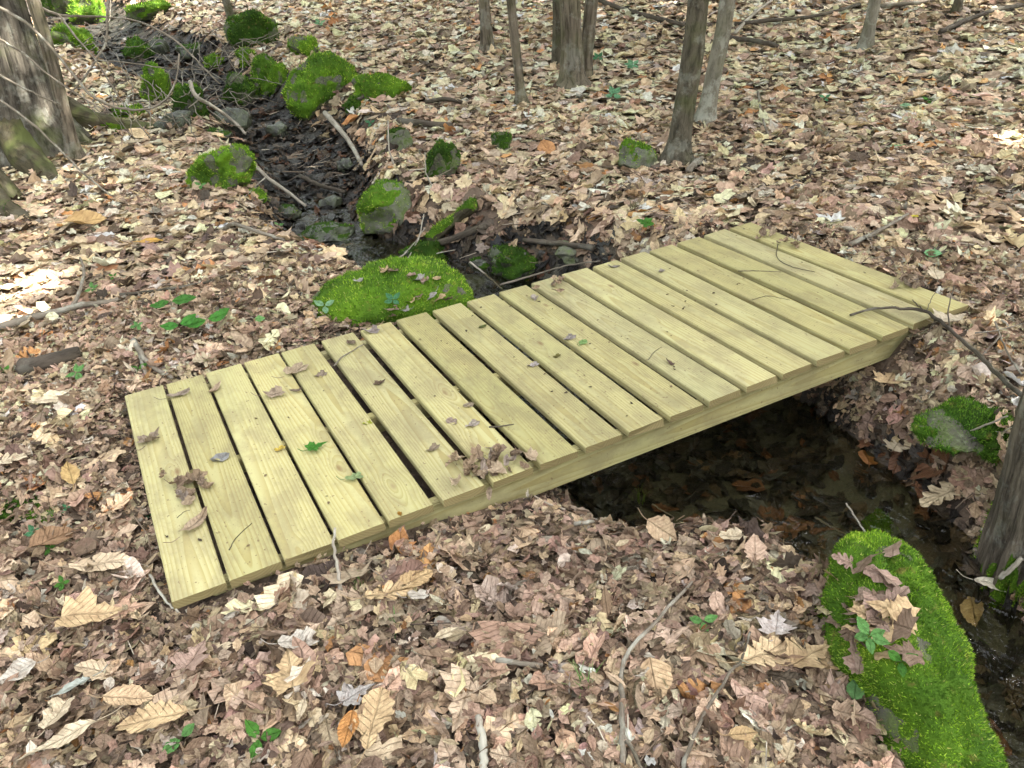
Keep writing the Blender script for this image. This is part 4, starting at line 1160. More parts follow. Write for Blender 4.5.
# hanging vines and twig tangle by the thick old tree
VINES = [
    ('grey vine looping low in front of the upstream rocks', [(-6, 4), (30, 26), (60, 58), (88, 92), (112, 106), (140, 110), (163, 102), (176, 80), (179, 54)], 5.9, .012, .006),
    ('long grey vine arching from the slim stem towards the sapling', [(30, 0), (46, 10), (66, 16), (105, 17), (140, 22), (175, 40), (200, 64), (220, 84)], 6.3, .012, .005),
    ('upright grey vine with a fork above the stream', [(108, -6), (107, 20), (106, 42), (97, 58), (84, 78), (70, 94)], 6.1, .010, .007),
    ('straight thin twig crossing the thick old tree low down', [(-6, 96), (30, 122), (60, 150), (84, 174), (112, 196)], 5.0, .008, .005),
    ('straight thin twig crossing the thick old tree at mid height', [(-6, 72), (16, 84), (40, 96), (58, 104)], 5.1, .008, .005),
    ('long straight twig running down from the slim stem to the bank', [(58, 14), (80, 42), (97, 62), (122, 102), (150, 138)], 6.0, .008, .004),
    ('grey twig crossing the thick old tree near its top', [(-6, 36), (24, 54), (50, 76), (80, 96), (104, 110)], 5.4, .008, .005),
    ('thin twig running level through the tangle', [(97, 60), (130, 63), (165, 68), (205, 70)], 6.4, .006, .003),
]
def at_depth(d): return lambda px, py: D(px, py, d)
for lb, pts, d, r0, r1 in VINES:
    branch(lb, pts, r0, r1, M_STICK, 'vine' if 'vine' in lb else 'dead_twig', 'vine' if 'vine' in lb else 'twig', conv=at_depth(d), kink=.0015)
rg = np.random.default_rng(12)
for k in range(75):
    x, y = rg.uniform(70, 235), rg.uniform(30, 110); a = rg.normal(.7, .5) * rg.choice([1, 1, -1]); L = rg.uniform(30, 75)
    bow = rg.normal(0, 5)
    pts = [(x, y, .05 + .1 * rg.random()), (x + math.cos(a) * L / 2 - bow * math.sin(a), y + math.sin(a) * L / 2 * .8 + bow, .12 + .2 * rg.random()), (x + math.cos(a) * L, y + math.sin(a) * L * .8, .04 + .1 * rg.random())]
    branch('thin bare twig in the tangle over the upstream rocks', pts, .005, .0025, M_STICK, 'dead_twig', 'twig', 'twig tangle over the upstream rocks', kink=.006)

# loose small twigs and petioles over the floor: ground cover
def twig_litter():
    rg = np.random.default_rng(31)
    n = 2600
    x, y, d = sample(.8, 9, n, .78, rg)
    keep = ~in_deck(x, y, .03); x, y, d = x[keep], y[keep], d[keep]; n = len(x)
    z = height(x, y); cd, hw, dp, zw = channel(x, y); k2 = z > zw; x, y, z, d = x[k2], y[k2], z[k2], d[k2]; n = len(x)
    L = np.exp(rg.normal(math.log(.09), .5, n)).clip(.03, .35); a = rg.uniform(0, 2 * PI, n); t = rg.normal(0, .18, n)
    dirv = np.stack([np.cos(a), np.sin(a), t], 1); sv = np.stack([-np.sin(a), np.cos(a), 0 * a], 1)
    r = np.exp(rg.normal(math.log(.0015), .35, n)) * (1 + d * .12)
    V = []; th = np.arange(5) / 5 * 2 * PI
    ctr = np.stack([x, y, z + .03 + rg.random(n) * .02], 1)
    bow = rg.normal(0, .10, n) * L
    for q, rr in ((-.5, 1.0), (0, .9), (.5, .6)):
        c = ctr + dirv * (L * q)[:, None] + sv * (bow * (1 - 4 * q * q))[:, None]
        for w in th:
            V.append(c + sv * (np.cos(w) * r * rr)[:, None] + np.array([0, 0, 1.0]) * (np.sin(w) * r * rr)[:, None])
    V = np.stack(V, 1)
    F = []
    for k in range(2):
        for j in range(5):
            F.append((k * 5 + j, k * 5 + (j + 1) % 5, (k + 1) * 5 + (j + 1) % 5, (k + 1) * 5 + j))
    F = (np.array(F)[None] + (np.arange(n) * 15)[:, None, None]).reshape(-1, 4)
    c = np.array([(.30, .25, .19), (.16, .12, .085), (.07, .05, .038), (.42, .37, .29)])[rg.choice(4, n, p=[.34, .34, .22, .10])]
    o = link('twig_litter', mesh_np('twig_litter', V.reshape(-1, 3), F, np.repeat(c, 15, 0)), M_BITS)
    tag(o, 'small broken twigs and leaf stalks strewn over the leaf carpet', 'twig litter', None, 'stuff')
twig_litter()

# ------------------------------------------------------------------ single leaves that stand out
def leaf_obj(name, label, cat, pos, size, yaw, kind, col, bend=1.0, fold=.1, wr=.03, tilt=(0, 0), bdir=.6, mat=None, group=None, seed=1, stalk=True, detail=2):
    V, T, L = leaf_geo(kind, detail, bend, bdir, fold, wr, seed)
    V = V * size
    L = L + np.array([0, 0, seed * 1.37 % 40])
    c = np.tile(np.array(col), (len(V), 1))
    if stalk:
        sl = np.array([[-.42 * size, 0, V[:, 2].min() * .2], [-.62 * size, .03 * size, .0], [-.8 * size, .10 * size, .012]])
        sv, sf, _ = tube_geo(catmull(sl, 3), np.full(7, .0011), 5, seed)
        sf = np.vstack([sf[:, [0, 1, 2]], sf[:, [0, 2, 3]]]) + len(V)
        T = np.vstack([T, sf]); V = np.vstack([V, sv]); L = np.vstack([L, np.tile([.5, .2, 0], (len(sv), 1))]); c = np.vstack([c, np.tile(np.array(col) * .7, (len(sv), 1))])
    V[:, 2] -= V[:, 2].min() * .85
    o = link(name, mesh_np(name, V, T, c, L), mat or M_LEAF, None, pos)
    o.rotation_euler = (tilt[0], tilt[1], yaw)
    tag(o, label, cat, group)
    return o
TAN, TAN2, PALE, GREY, ORG, BRN, WHT, PINK = (.56, .41, .23), (.50, .35, .18), (.62, .52, .36), (.42, .39, .36), (.50, .24, .075), (.24, .165, .115), (.56, .51, .43), (.40, .28, .22)
FL = [  # label, px, py, length px, image angle deg (0 right, 90 up), shape, colour, bend, tilt
    ('broad tan oak leaf lying flat at the bottom centre', 374, 726, 62, 75, 'oak2', TAN, .6, (0, 0)),
    ('small ragged grey leaf just above the flat oak leaf', 357, 698, 32, 30, 'maple2', GREY, .8, (0, 0)),
    ('orange brown leaf tucked under the flat oak leaf', 350, 730, 34, 250, 'ovate', ORG, 1.2, (0, .2)),
    ('star shaped tan leaf left of the flat oak leaf', 292, 676, 50, 100, 'maple', TAN, .9, (0, .1)),
    ('small bright cream leaf pointing down under the star shaped one', 303, 712, 24, 250, 'slim', PALE, .8, (0, .1)),
    ('long ribbed tan leaf curled at the bottom left corner', 66, 742, 66, 205, 'slim', PALE, 1.2, (.2, .1)),
    ('pale grey green leaf standing out at the lower left', 76, 690, 38, 205, 'slim', (.46, .50, .44), 1.6, (.3, .1)),
    ('crumpled cream leaf right of the pale grey green one', 58, 720, 40, 60, 'frag', PALE, 1.4, (0, .2)),
    ('cream leaf half buried at the left below the moss patch', 22, 676, 36, 200, 'broad', WHT, 1.0, (0, .2)),
    ('large tan oak leaf lying level near the bottom left', 160, 722, 62, 190, 'oak2', TAN, 1.1, (.1, .1)),
    ('glossy tan leaf on top of others at the lower left', 126, 702, 44, 5, 'ovate', (.60, .44, .27), 1.5, (0, .15)),
    ('tan leaf beside the near left corner, pointing right', 92, 618, 56, 10, 'maple2', TAN, .9, (0, .1)),
    ('pinkish three lobed leaf right of the lower left tan leaves', 196, 660, 38, 60, 'maple', PINK, .7, (0, .1)),
    ('curled brown ribbed leaf below the dark moss patch', 50, 545, 40, 30, 'broad', (.27, .165, .09), 2.4, (.2, .2)),
    ('small upright ochre leaf left of the bridge', 72, 478, 28, 100, 'ovate', (.52, .36, .15), 1.2, (.2, -.3)),
    ('cream leaf lying left of the bridge near the frame edge', 4, 466, 34, 20, 'oak', PALE, .8, (0, .1)),
    ('long pale leaf below the moss patch, beside the bridge', 100, 568, 62, 5, 'slim', (.58, .46, .31), 1.2, (.1, 0)),
    ('long tan leaf left of the bridge near its top corner', 46, 404, 34, 5, 'slim', PALE, .8, (.1, .1)),
    ('big ochre leaf folded like a roof, right of the tree foot', 82, 224, 36, 10, 'broad', (.50, .33, .14), 2.0, (.2, .1)),
    ('small white leaf scrap below the folded ochre leaf', 104, 238, 18, 5, 'frag', (.60, .60, .58), .6, (0, .1)),
    ('bright orange leaf on the bank left of the moss mound', 146, 244, 26, 10, 'slim', (.55, .32, .07), .8, (.1, .1)),
    ('cream curled leaf between the curled branch and the moss mound', 252, 262, 20, 100, 'slim', PALE, 2.0, (.3, .1)),
    ('tan oak leaf in the middle foreground below the bridge', 385, 598, 46, 15, 'oak', TAN, .8, (0, .1)),
    ('tan leaf with a rusty tip in front of the bridge', 412, 586, 40, 30, 'ovate', TAN2, 1.2, (0, .1)),
    ('small folded cream leaf in the middle foreground', 445, 638, 26, 30, 'slim', PALE, 2.4, (.3, .2)),
    ('white sunlit leaf scrap near the pale leaning stick', 418, 600, 22, 10, 'frag2', WHT, .8, (0, .1)),
    ('pale worn leaf with holes in front of the pale leaning stick', 296, 646, 36, 10, 'frag', WHT, .8, (0, .1)),
    ('large pale gold oak leaf at the lower right', 762, 660, 58, 20, 'oak2', (.62, .47, .28), .9, (0, .15)),
    ('bright white maple leaf left of the boulder leaves', 776, 628, 36, 80, 'maple2', (.58, .52, .48), .8, (0, .1)),
    ('tan maple leaf beside the largest boulder', 808, 660, 44, 30, 'maple', TAN, .8, (0, .1)),
    ('yellow tan leaf on edge below the slender twig', 740, 738, 26, 5, 'ovate', TAN2, 1.6, (.3, 0)),
    ('pale lobed leaf on the near bank below the bridge', 660, 532, 34, 330, 'broad', (.52, .38, .24), 1.6, (.4, .1)),
    ('bright ragged leaf at the edge of the near bank', 730, 540, 24, 5, 'frag', PALE, .9, (.1, .1)),
    ('cream leaf pointing right over the dark stream at the right edge', 992, 588, 38, 350, 'slim', (.68, .62, .48), .5, (.1, .1)),
    ('brown pointed leaf hanging below the cream leaf', 972, 612, 36, 280, 'ovate', (.52, .38, .20), 1.0, (.5, .0)),
    ('large pale oak leaf lying below the mossy rock slab', 946, 496, 50, 200, 'oak', (.58, .47, .30), .9, (0, .2)),
    ('rust coloured leaf on the far stream bank', 867, 462, 26, 100, 'broad', (.40, .18, .06), .8, (.3, .1)),
    ('cream maple leaf on the far stream bank', 896, 448, 24, 60, 'maple', PALE, .6, (.1, .1)),
    ('tan maple leaf between bridge and far stream bank', 889, 382, 30, 60, 'maple2', TAN, .8, (.1, .1)),
    ('large cream leaf lying behind the right end of the bridge', 935, 278, 26, 110, 'ovate', (.64, .54, .38), .5, (.1, 0)),
    ('pale maple leaf with long lobes right of the bridge end', 950, 322, 34, 20, 'maple2', (.55, .47, .34), .9, (0, .1)),
    ('tan oak leaf high on the right slope', 868, 184, 34, 20, 'oak', TAN, .7, (0, .1)),
    ('cream oak leaf below the pale slim trunk', 915, 50, 30, 20, 'oak', PALE, .7, (0, .1)),
    ('amber tan leaf above the flat mossy stone', 186, 100, 22, 20, 'broad', TAN, .8, (0, .1)),
]
def im_yaw(px, py, deg):
    """world yaw of an image direction on level ground"""
    a = Z(px, py, -.1); q = math.radians(deg); b = Z(px + 8 * math.cos(q), py - 8 * math.sin(q), -.1)
    return math.atan2(b[1] - a[1], b[0] - a[0])
for k, (lb, px, py, lp, ang, kd, c, bd, tl_) in enumerate(FL):
    P = G(px, py, .052)
    leaf_obj('fallen_leaf', lb, 'leaf', P + np.array([0, 0, .012]), 1.15 * lp / ppm(P), im_yaw(px, py, ang), kd, c, bd, .12, .03, tl_, seed=200 + k, bdir=1.2, group='single leaves that stand out on the forest floor')
# green leaves
GR = (.10, .27, .06); GR2 = (.22, .42, .20)
for k, (lb, px, py, lp, ang, on, c) in enumerate([
        ('bright green maple leaf lying on the third bridge board', 316, 447, 20, 20, 0, (.06, .24, .02)),
        ('pale green leaf scrap in the gap between two boards', 353, 478, 18, 10, 0, (.30, .40, .18)),
        ('light green heart shaped leaf on leaves behind the right bridge end', 933, 254, 20, 260, 1, (.22, .50, .22)),
        ('small yellow leaf far behind the right bridge end', 914, 217, 10, 20, 1, (.62, .55, .03)),
        ('light green leaf lying on the middle bridge board', 583, 343, 11, 40, 0, (.25, .42, .14)),
        ('light green leaf on leaves left of the bridge top edge', 260, 320, 17, 100, 1, (.16, .38, .10)),
        ('serrated green leaf right of the lower right seedlings', 855, 692, 28, 85, 1, (.14, .30, .10)),
        ('pale green leaf lying on the slope at the upper right', 906, 106, 18, 70, 1, (.22, .45, .22)),
        ('green leaf at the foot of the far slope leaves', 896, 146, 16, 5, 1, (.18, .36, .14))]):
    P = G(px, py, .06) if on else Z(px, py, .003)
    leaf_obj('green_leaf', lb, 'leaf', P, 1.1 * lp / ppm(P), im_yaw(px, py, ang), ['maple2', 'frag', 'broad', 'broad', 'broad', 'ovate', 'ovate', 'ovate', 'slim'][k], c, .6, .1, .015, (0, .06 if on else 0), mat=M_FRESH, seed=320 + k)
# dry leaves and bits on the boards
def deck_leaf(label, px, py, lp, ang, kd, c, group=None, bend=2.2, name='dry_leaf', z=.003, tilt=(0, 0), seed=1, wr=.06, detail=1, stalk=False):
    P = Z(px, py, z)
    return leaf_obj(name, label, 'leaf', P, lp / ppm(P), im_yaw(px, py, ang), kd, c, bend, .25, wr, tilt, seed=seed, stalk=stalk, detail=detail)['label'] if group is None else tag(
        leaf_obj(name, label, 'leaf', P, lp / ppm(P), im_yaw(px, py, ang), kd, c, bend, .25, wr, tilt, seed=seed, stalk=stalk, detail=detail), None, None, group)
rg = np.random.default_rng(8)
DRY = [(.34, .25, .16), (.28, .20, .13), (.40, .31, .21), (.22, .16, .11), (.33, .27, .22)]
for k in range(13):   # clump over the first gap
    deck_leaf('crumpled brown leaf in the clump near the left end of the bridge', 182 + rg.normal(0, 11), 485 + rg.normal(0, 7), rg.uniform(13, 27), rg.uniform(0, 360), ['oak', 'frag', 'maple2', 'frag2'][k % 4], DRY[k % 5], 'leaf clump near the left end of the bridge', rg.uniform(1.5, 4), z=.002 + rg.uniform(0, .014), tilt=(rg.normal(0, .25), rg.normal(0, .25)), seed=400 + k)
for k in range(34):   # heap near the near edge
    x = rg.normal(0, 19); y = rg.normal(0, 7)
    c = np.array(DRY[k % 5]) * 1.25
    deck_leaf('curled dry leaf in the heap at the near edge of the bridge', 487 + x, 463 - x * .22 + y, rg.uniform(12, 26), rg.uniform(0, 360), ['oak', 'frag', 'maple2', 'frag2', 'slim'][k % 5], c, 'leaf heap at the near edge of the bridge', rg.uniform(1.5, 4), z=.002 + rg.uniform(0, .024), tilt=(rg.normal(0, .35), rg.normal(0, .35)), seed=450 + k)
deck_leaf('narrow curled leaf hanging over the near edge below the heap', 489, 492, 18, 280, 'slim', (.34, .26, .18), None, 3, z=-.02, tilt=(0, .9), seed=497)
for k in range(8):
    deck_leaf('pale crumpled leaf in the heap at the far edge of the bridge', 551 + rg.normal(0, 8), 283 + rg.normal(0, 3.5), rg.uniform(9, 16), rg.uniform(0, 360), ['frag', 'oak', 'frag2'][k % 3], np.array(DRY[k % 5]) * 1.3, 'leaf heap at the far edge of the bridge', rg.uniform(1.5, 3.5), z=.002 + rg.uniform(0, .02), tilt=(rg.normal(0, .3), rg.normal(0, .3)), seed=500 + k)
for k in range(24):
    x, y = [(904, 282), (780, 240), (797, 246), (764, 236)][k % 4] if k < 12 else (906, 283)
    deck_leaf('brown crumpled leaf on the last boards of the bridge' if k % 4 else 'dark crumpled leaf in the patch on the last board', x + rg.normal(0, 7), y + rg.normal(0, 3), rg.uniform(9, 18), rg.uniform(0, 360), ['frag', 'oak', 'maple2'][k % 3], np.array(DRY[k % 5]) * (.8 if k % 4 == 0 else 1.1), 'leaf patch on the last board' if k % 4 == 0 else 'leaves on the last boards', rg.uniform(1.5, 3.5), z=.003 + rg.uniform(0, .012), tilt=(rg.normal(0, .25), rg.normal(0, .25)), seed=520 + k)
for k, (lb, px, py, lp, ang, kd, c) in enumerate([
        ('grey brown leaf across the gap at the top left corner', 178, 396, 24, 15, 'slim', (.30, .24, .18)),
        ('small twisted leaf on the first board near its top', 152, 439, 24, 40, 'maple2', (.28, .22, .16)),
        ('flat grey leaf on the second board', 219, 460, 20, 15, 'broad', (.27, .27, .26)),
        ('long folded leaf with a stalk on the first board', 193, 527, 36, 40, 'slim', (.36, .27, .18)),
        ('curled leaf at the top of the third board', 214, 391, 20, 40, 'slim', (.40, .30, .2)),
        ('brown leaf strip on the fourth board near its top', 272, 395, 22, 10, 'frag', (.36, .28, .2)),
        ('short dark leaf roll on the fourth board', 295, 391, 14, 10, 'slim', (.26, .2, .14)),
        ('dry leaf spanning the top ends of the fourth and fifth boards', 296, 372, 26, 20, 'frag2', (.38, .3, .2)),
        ('grey leaf scrap at the top of the fifth board', 320, 376, 13, 20, 'frag', (.3, .24, .18)),
        ('dark oval leaf at the top of the sixth board', 351, 343, 13, 340, 'ovate', (.2, .15, .1)),
        ('grey torn leaf at the top of the seventh board', 370, 332, 19, 5, 'frag', (.36, .31, .28)),
        ('tiny star shaped leaf on the sixth board', 380, 383, 11, 20, 'maple', (.16, .11, .07)),
        ('dull curled leaf on the sixth board below its middle', 432, 450, 15, 20, 'frag', (.28, .22, .15)),
        ('dry folded leaf on the seventh board', 451, 422, 16, 340, 'frag2', (.36, .28, .22)),
        ('pale shrivelled leaf right of the folded one', 472, 426, 15, 25, 'frag', (.44, .38, .32)),
        ('round dry leaf high on the seventh board', 468, 406, 11, 10, 'broad', (.36, .29, .2)),
        ('white grey leaf scrap on the tenth board', 532, 366, 12, 10, 'frag', (.45, .4, .38)),
        ('dark curled leaf on the twelfth board', 670, 363, 15, 330, 'slim', (.13, .08, .06)),
        ('grey curled bark like leaf at the top of the fourteenth board', 612, 267, 13, 5, 'slim', (.26, .23, .2)),
        ('small grey leaf on the fifteenth board', 661, 272, 8, 30, 'frag', (.36, .32, .28)),
        ('grey leaf heap scrap on the eleventh board near its top', 534, 299, 14, 340, 'frag2', (.38, .33, .28)),
        ('grey crumpled leaf in the middle of the tenth board', 569, 339, 13, 20, 'frag', (.34, .3, .27)),
        ('olive leaf scrap on the tenth board', 557, 357, 9, 20, 'frag2', (.17, .15, .04)),
        ('greenish dark leaf scrap on the ninth board', 482, 327, 9, 20, 'ovate', (.12, .14, .03)),
        ('yellow petal on the third board beside small seeds', 280, 450, 12, 20, 'frag2', (.62, .46, .08)),
        ('yellow green leaf bit on the fifth board', 367, 424, 10, 10, 'frag', (.42, .45, .06)),
        ('orange leaf bit at the near end of the fifth board', 400, 514, 8, 330, 'frag', (.48, .25, .04))]):
    P = Z(px, py, .002)
    leaf_obj('dry_leaf', lb, 'leaf', P, 1.15 * lp / ppm(P), im_yaw(px, py, ang), kd, c, rg.uniform(1.2, 3.2), .2, .05, (rg.normal(0, .08), rg.normal(0, .08)), seed=560 + k, stalk=lp > 20, detail=1)
for k in range(120):   # seeds, bud scales and crumbs
    x, y = rg.uniform(.02, DECK_L - .05), rg.uniform(.03, DECK_W - .03)
    if not any(a + .01 < x < a + .13 for a in BX): continue
    dark = rg.random() < .6
    leaf_obj('bark_crumb', 'tiny brown crumb of leaf or bark lying loose on the bridge boards', 'crumb', (x, y, .001), rg.uniform(.008, .019), rg.uniform(0, 6.28), ['frag', 'frag2', 'ovate'][k % 3], (.10, .07, .045) if dark else (.30, .22, .12), rg.uniform(1, 4), .3, .05, (0, 0), seed=700 + k, stalk=False, detail=0, group='crumbs scattered on the bridge boards')
def deck_twig(label, pts, r, mat=M_STICKDARK, group=None):
    branch(label, [(a, b, .002 + r) for a, b in pts], r, r * .6, mat, 'dead_twig', 'twig', group, conv=mixz, kink=.0006)
deck_twig('thin bent stalk on the second board', [(229, 550), (236, 538), (252, 523)], .0013)
deck_twig('curved twig across the sixth board near its top', [(334, 366), (341, 358), (352, 351), (364, 344)], .0032, M_STICK)
deck_twig('green brown twig lying over the gap beside the leaf heap', [(489, 427), (502, 426), (514, 424)], .0028)
deck_twig('fine hooked stalk on the eighteenth board', [(778, 244), (777, 257), (790, 266), (815, 272)], .0018)
deck_twig('fine straight stalk on the seventeenth board', [(738, 271), (760, 271), (781, 272)], .0022)
deck_twig('fine arched stalk on the fourteenth board', [(648, 360), (654, 352), (662, 347)], .0012)
deck_twig('fine stalk on the fifteenth board', [(752, 300), (768, 296), (790, 300)], .0012)
deck_twig('fine pale stalk on the first board', [(177, 518), (184, 512), (190, 510)], .0012)
# leaves lying on the largest boulder and on the moss mound
LB = bpy.data.objects
dg = bpy.context.evaluated_depsgraph_get()
def drop(px, py, fallback):
    d = Vector(ray_dir(px, py)).normalized()
    ok, loc, nrm, idx, ob, mt = S.ray_cast(bpy.context.evaluated_depsgraph_get(), Vector(CAM_C), d)
    return (np.array(loc), np.array(nrm)) if ok else (fallback, np.array([0, 0, 1.0]))
bpy.context.view_layer.update()
DR = []
for k in range(40):
    px, py = 866 + rg.normal(0, 24), 622 + rg.normal(0, 22)
    lim = 902 + (py - 600) * .12
    if px > lim: px = lim - abs(rg.normal(0, 25))
    DR.append((px, py, *drop(px, py, G(px, py, .05))))
for k, (px, py, P, N) in enumerate(DR):
    t = math.atan2(-N[1], max(N[2], .5)) * .7, math.atan2(N[0], max(N[2], .5)) * .7
    leaf_obj('fallen_leaf', 'brown leaf in the drift covering the left shoulder of the largest boulder', 'leaf', P + np.array([0, 0, .002 + .007 * rg.random()]), rg.uniform(20, 40) / 390, rg.uniform(0, 6.28), ['maple', 'frag', 'maple2', 'oak', 'frag2'][k % 5],
             np.array([PINK, BRN, (.36, .26, .20), TAN][k % 4]) * rg.uniform(.8, 1.1), rg.uniform(-.9, -.2), .05, .04, t, seed=800 + k, stalk=False, group='leaf drift on the largest boulder', detail=1)
for k, (px, py) in enumerate([(395, 318), (404, 312), (412, 303), (420, 298), (392, 312), (432, 298), (440, 300), (447, 302), (412, 278), (419, 282), (384, 272), (392, 273), (425, 283), (360, 283), (437, 281)]):
    P, N = drop(px, py, G(px, py, .08))
    leaf_obj('fallen_leaf', 'pale dry leaf caught on top of the moss mound', 'leaf', P + np.array([0, 0, .008]), rg.uniform(12, 20) / 215, rg.uniform(0, 6.28), ['frag', 'maple2', 'frag2'][k % 3], [PINK, GREY, TAN, BRN][k % 4], rg.uniform(1, 2.5), .2, .05, (rg.normal(0, .2), rg.normal(0, .2)), seed=860 + k, group='leaves on the moss mound', detail=1)

# ------------------------------------------------------------------ green plants
def seedling(label, px, py, leaves, hgt, size, col, seed, name='seedling', group=None, kd='ovate'):
    rg = np.random.default_rng(seed)
    P, N = drop(px, py, G(px, py, .03))
    r = root(name, label, 'seedling', P - np.array([0, 0, .015]), group)
    r.rotation_mode = 'AXIS_ANGLE'; r.rotation_axis_angle = (.5, RGT[0], RGT[1], 0)
    link('stem', stick_mesh([(0, 0, 0), (.006, .004, hgt * .6), (.01, .0, hgt)], .0014, .0009, 5, seed, 0), M_FRESHSTEM, r)
    for k in range(leaves):
        a = 2 * PI * k / leaves + rg.uniform(-.4, .4)
        V, T, L = leaf_geo(kd, 2 if size > .04 else 1, rg.uniform(.5, 1.2), 0.0, .22, .012, seed * 9 + k)
        V[:, 0] += .47
        s_ = size * rg.uniform(.8, 1.15)
        o = link('leaf', mesh_np('leaf', V * s_, T, np.tile(np.array(col) * rg.uniform(.85, 1.15), (len(V), 1)), L), M_FRESH, r, (.01, 0, hgt * rg.uniform(.85, 1.0)))
        o.rotation_euler = (rg.normal(0, .12), rg.uniform(-.25, .05), a)
    return r
M_FRESHSTEM = NT('green_stem').finish((.10, .16, .04), .6, .3)
G1 = (.085, .26, .035); G2 = (.15, .36, .10); G3 = (.10, .30, .14)
for k, q in enumerate([
        ('seedling with two dark green leaves left of the bridge', 172, 306, 2, .05, .105, (.06, .22, .025)),
        ('seedling with a folded round leaf below the two leaved one', 180, 329, 2, .04, .09, (.06, .24, .03)),
        ('seedling with two broad leaves nearest the far left bridge edge', 208, 325, 2, .05, .11, (.06, .23, .025)),
        ('tiny seedling between the long branch and the seedlings', 137, 327, 4, .03, .032, G2),
        ('small seedling behind the long weathered branch', 92, 291, 4, .04, .045, G2),
        ('light seedling beside the thick branch fork', 113, 278, 3, .03, .03, G1),
        ('seedling right of the dark rotten log chunk', 76, 374, 4, .03, .045, G2),
        ('seedling at the foot of the short forked root', 138, 371, 3, .03, .04, G1),
        ('tiny seedling at the left frame edge', 3, 371, 3, .03, .035, G1),
        ('tiny seedling right of the dark moss patch', 65, 508, 3, .02, .02, G3),
        ('small seedling below the dark moss patch', 34, 533, 4, .03, .028, G3),
        ('small bright seedling lower left of the dark moss patch', 48, 548, 3, .02, .024, G1),
        ('tiny seedling touching the left edge of the bridge', 147, 516, 3, .02, .022, G3),
        ('seedling at the lower left in front of the bridge', 62, 584, 4, .03, .026, G1),
        ('two leaved seedling at the bottom left edge', 180, 737, 2, .03, .045, G2),
        ('seedling cut by the bottom edge left of the flat oak leaf', 258, 738, 3, .03, .05, G1),
        ('two leaved seedling in front of the near bank', 697, 624, 3, .05, .035, G2),
        ('tall seedling with three round leaves on the boulder drift', 858, 640, 5, .06, .042, G2),
        ('low seedling with three round leaves left of the moss face', 894, 662, 3, .03, .035, G1),
        ('tiny seedling growing on the moss mound', 392, 303, 4, .04, .045, G3),
        ('pale seedling at the left rim of the moss mound', 324, 309, 3, .04, .05, (.25, .45, .25)),
        ('small seedling behind the moss mound', 278, 227, 3, .03, .04, G2),
        ('small plant with fine leaves behind the bridge', 643, 228, 6, .06, .045, G1),
        ('seedling at the top beneath the three stem clump', 597, 61, 4, .05, .07, G3),
        ('pale seedling right of the three stem clump', 632, 67, 5, .04, .09, (.18, .42, .22)),
        ('seedling on the slope below the three stem clump', 612, 97, 4, .04, .08, (.18, .42, .22)),
        ('seedling at the right end of the flat mossy stone', 386, 101, 3, .04, .06, G3),
        ('seedling beside the short dark log', 370, 124, 3, .03, .05, G3),
        ('seedling high on the slope behind the tall boulder', 320, 25, 4, .04, .09, (.2, .42, .2)),
        ('seedling on the right slope beside the pale green leaf', 926, 103, 3, .04, .05, G1),
        ('seedling on the left bank below the lumpy boulder', 200, 187, 3, .03, .05, G2),
        ('seedling far behind the pale slim trunk', 823, 100, 3, .04, .05, G3)]):
    seedling(*q, seed=900 + k)
def tuft(label, px, py, n, hgt, spread, col, seed, name='grass_tuft'):
    rg = np.random.default_rng(seed)
    P = G(px, py, .01); V, F = [], []
    for k in range(n):
        a = rg.uniform(0, 6.28); b = rg.normal(0, .012, 2); L = hgt * rg.uniform(.6, 1.2); sp = spread * rg.uniform(.3, 1)
        d = np.array([math.cos(a), math.sin(a)]); w = np.array([-d[1], d[0]]) * .0016
        for j, t in enumerate((0, .4, .75, 1)):
            c = b + d * sp * t * t; q = 1 - .8 * t
            V += [(c[0] + w[0] * q, c[1] + w[1] * q, L * t * (1 - .25 * t)), (c[0] - w[0] * q, c[1] - w[1] * q, L * t * (1 - .25 * t))]
        o = k * 8
        F += [(o, o + 1, o + 3, o + 2), (o + 2, o + 3, o + 5, o + 4), (o + 4, o + 5, o + 7, o + 6)]
    V = np.array(V); c = np.tile(np.array(col), (len(V), 1)) * np.repeat(rg.uniform(.7, 1.3, n), 8)[:, None]
    tag(link(name, mesh_np(name, V, np.array(F), c), M_CANOPY, None, P), label, 'grass')
tuft('small tuft of green grass left of the curved branch', 586, 690, 26, .08, .05, (.12, .24, .05), 1)
tuft('green moss sprig in front of the near bridge edge', 398, 632, 16, .06, .04, (.06, .24, .04), 2)
tuft('green moss sprig close below the pale leaning stick', 366, 590, 14, .05, .04, (.10, .22, .03), 3)
tuft('tuft of dry grass hanging at the near water edge', 640, 502, 22, .08, .06, (.14, .22, .03), 4)
tuft('dark sedge tuft behind the far bridge edge', 632, 214, 34, .14, .16, (.10, .10, .045), 5)

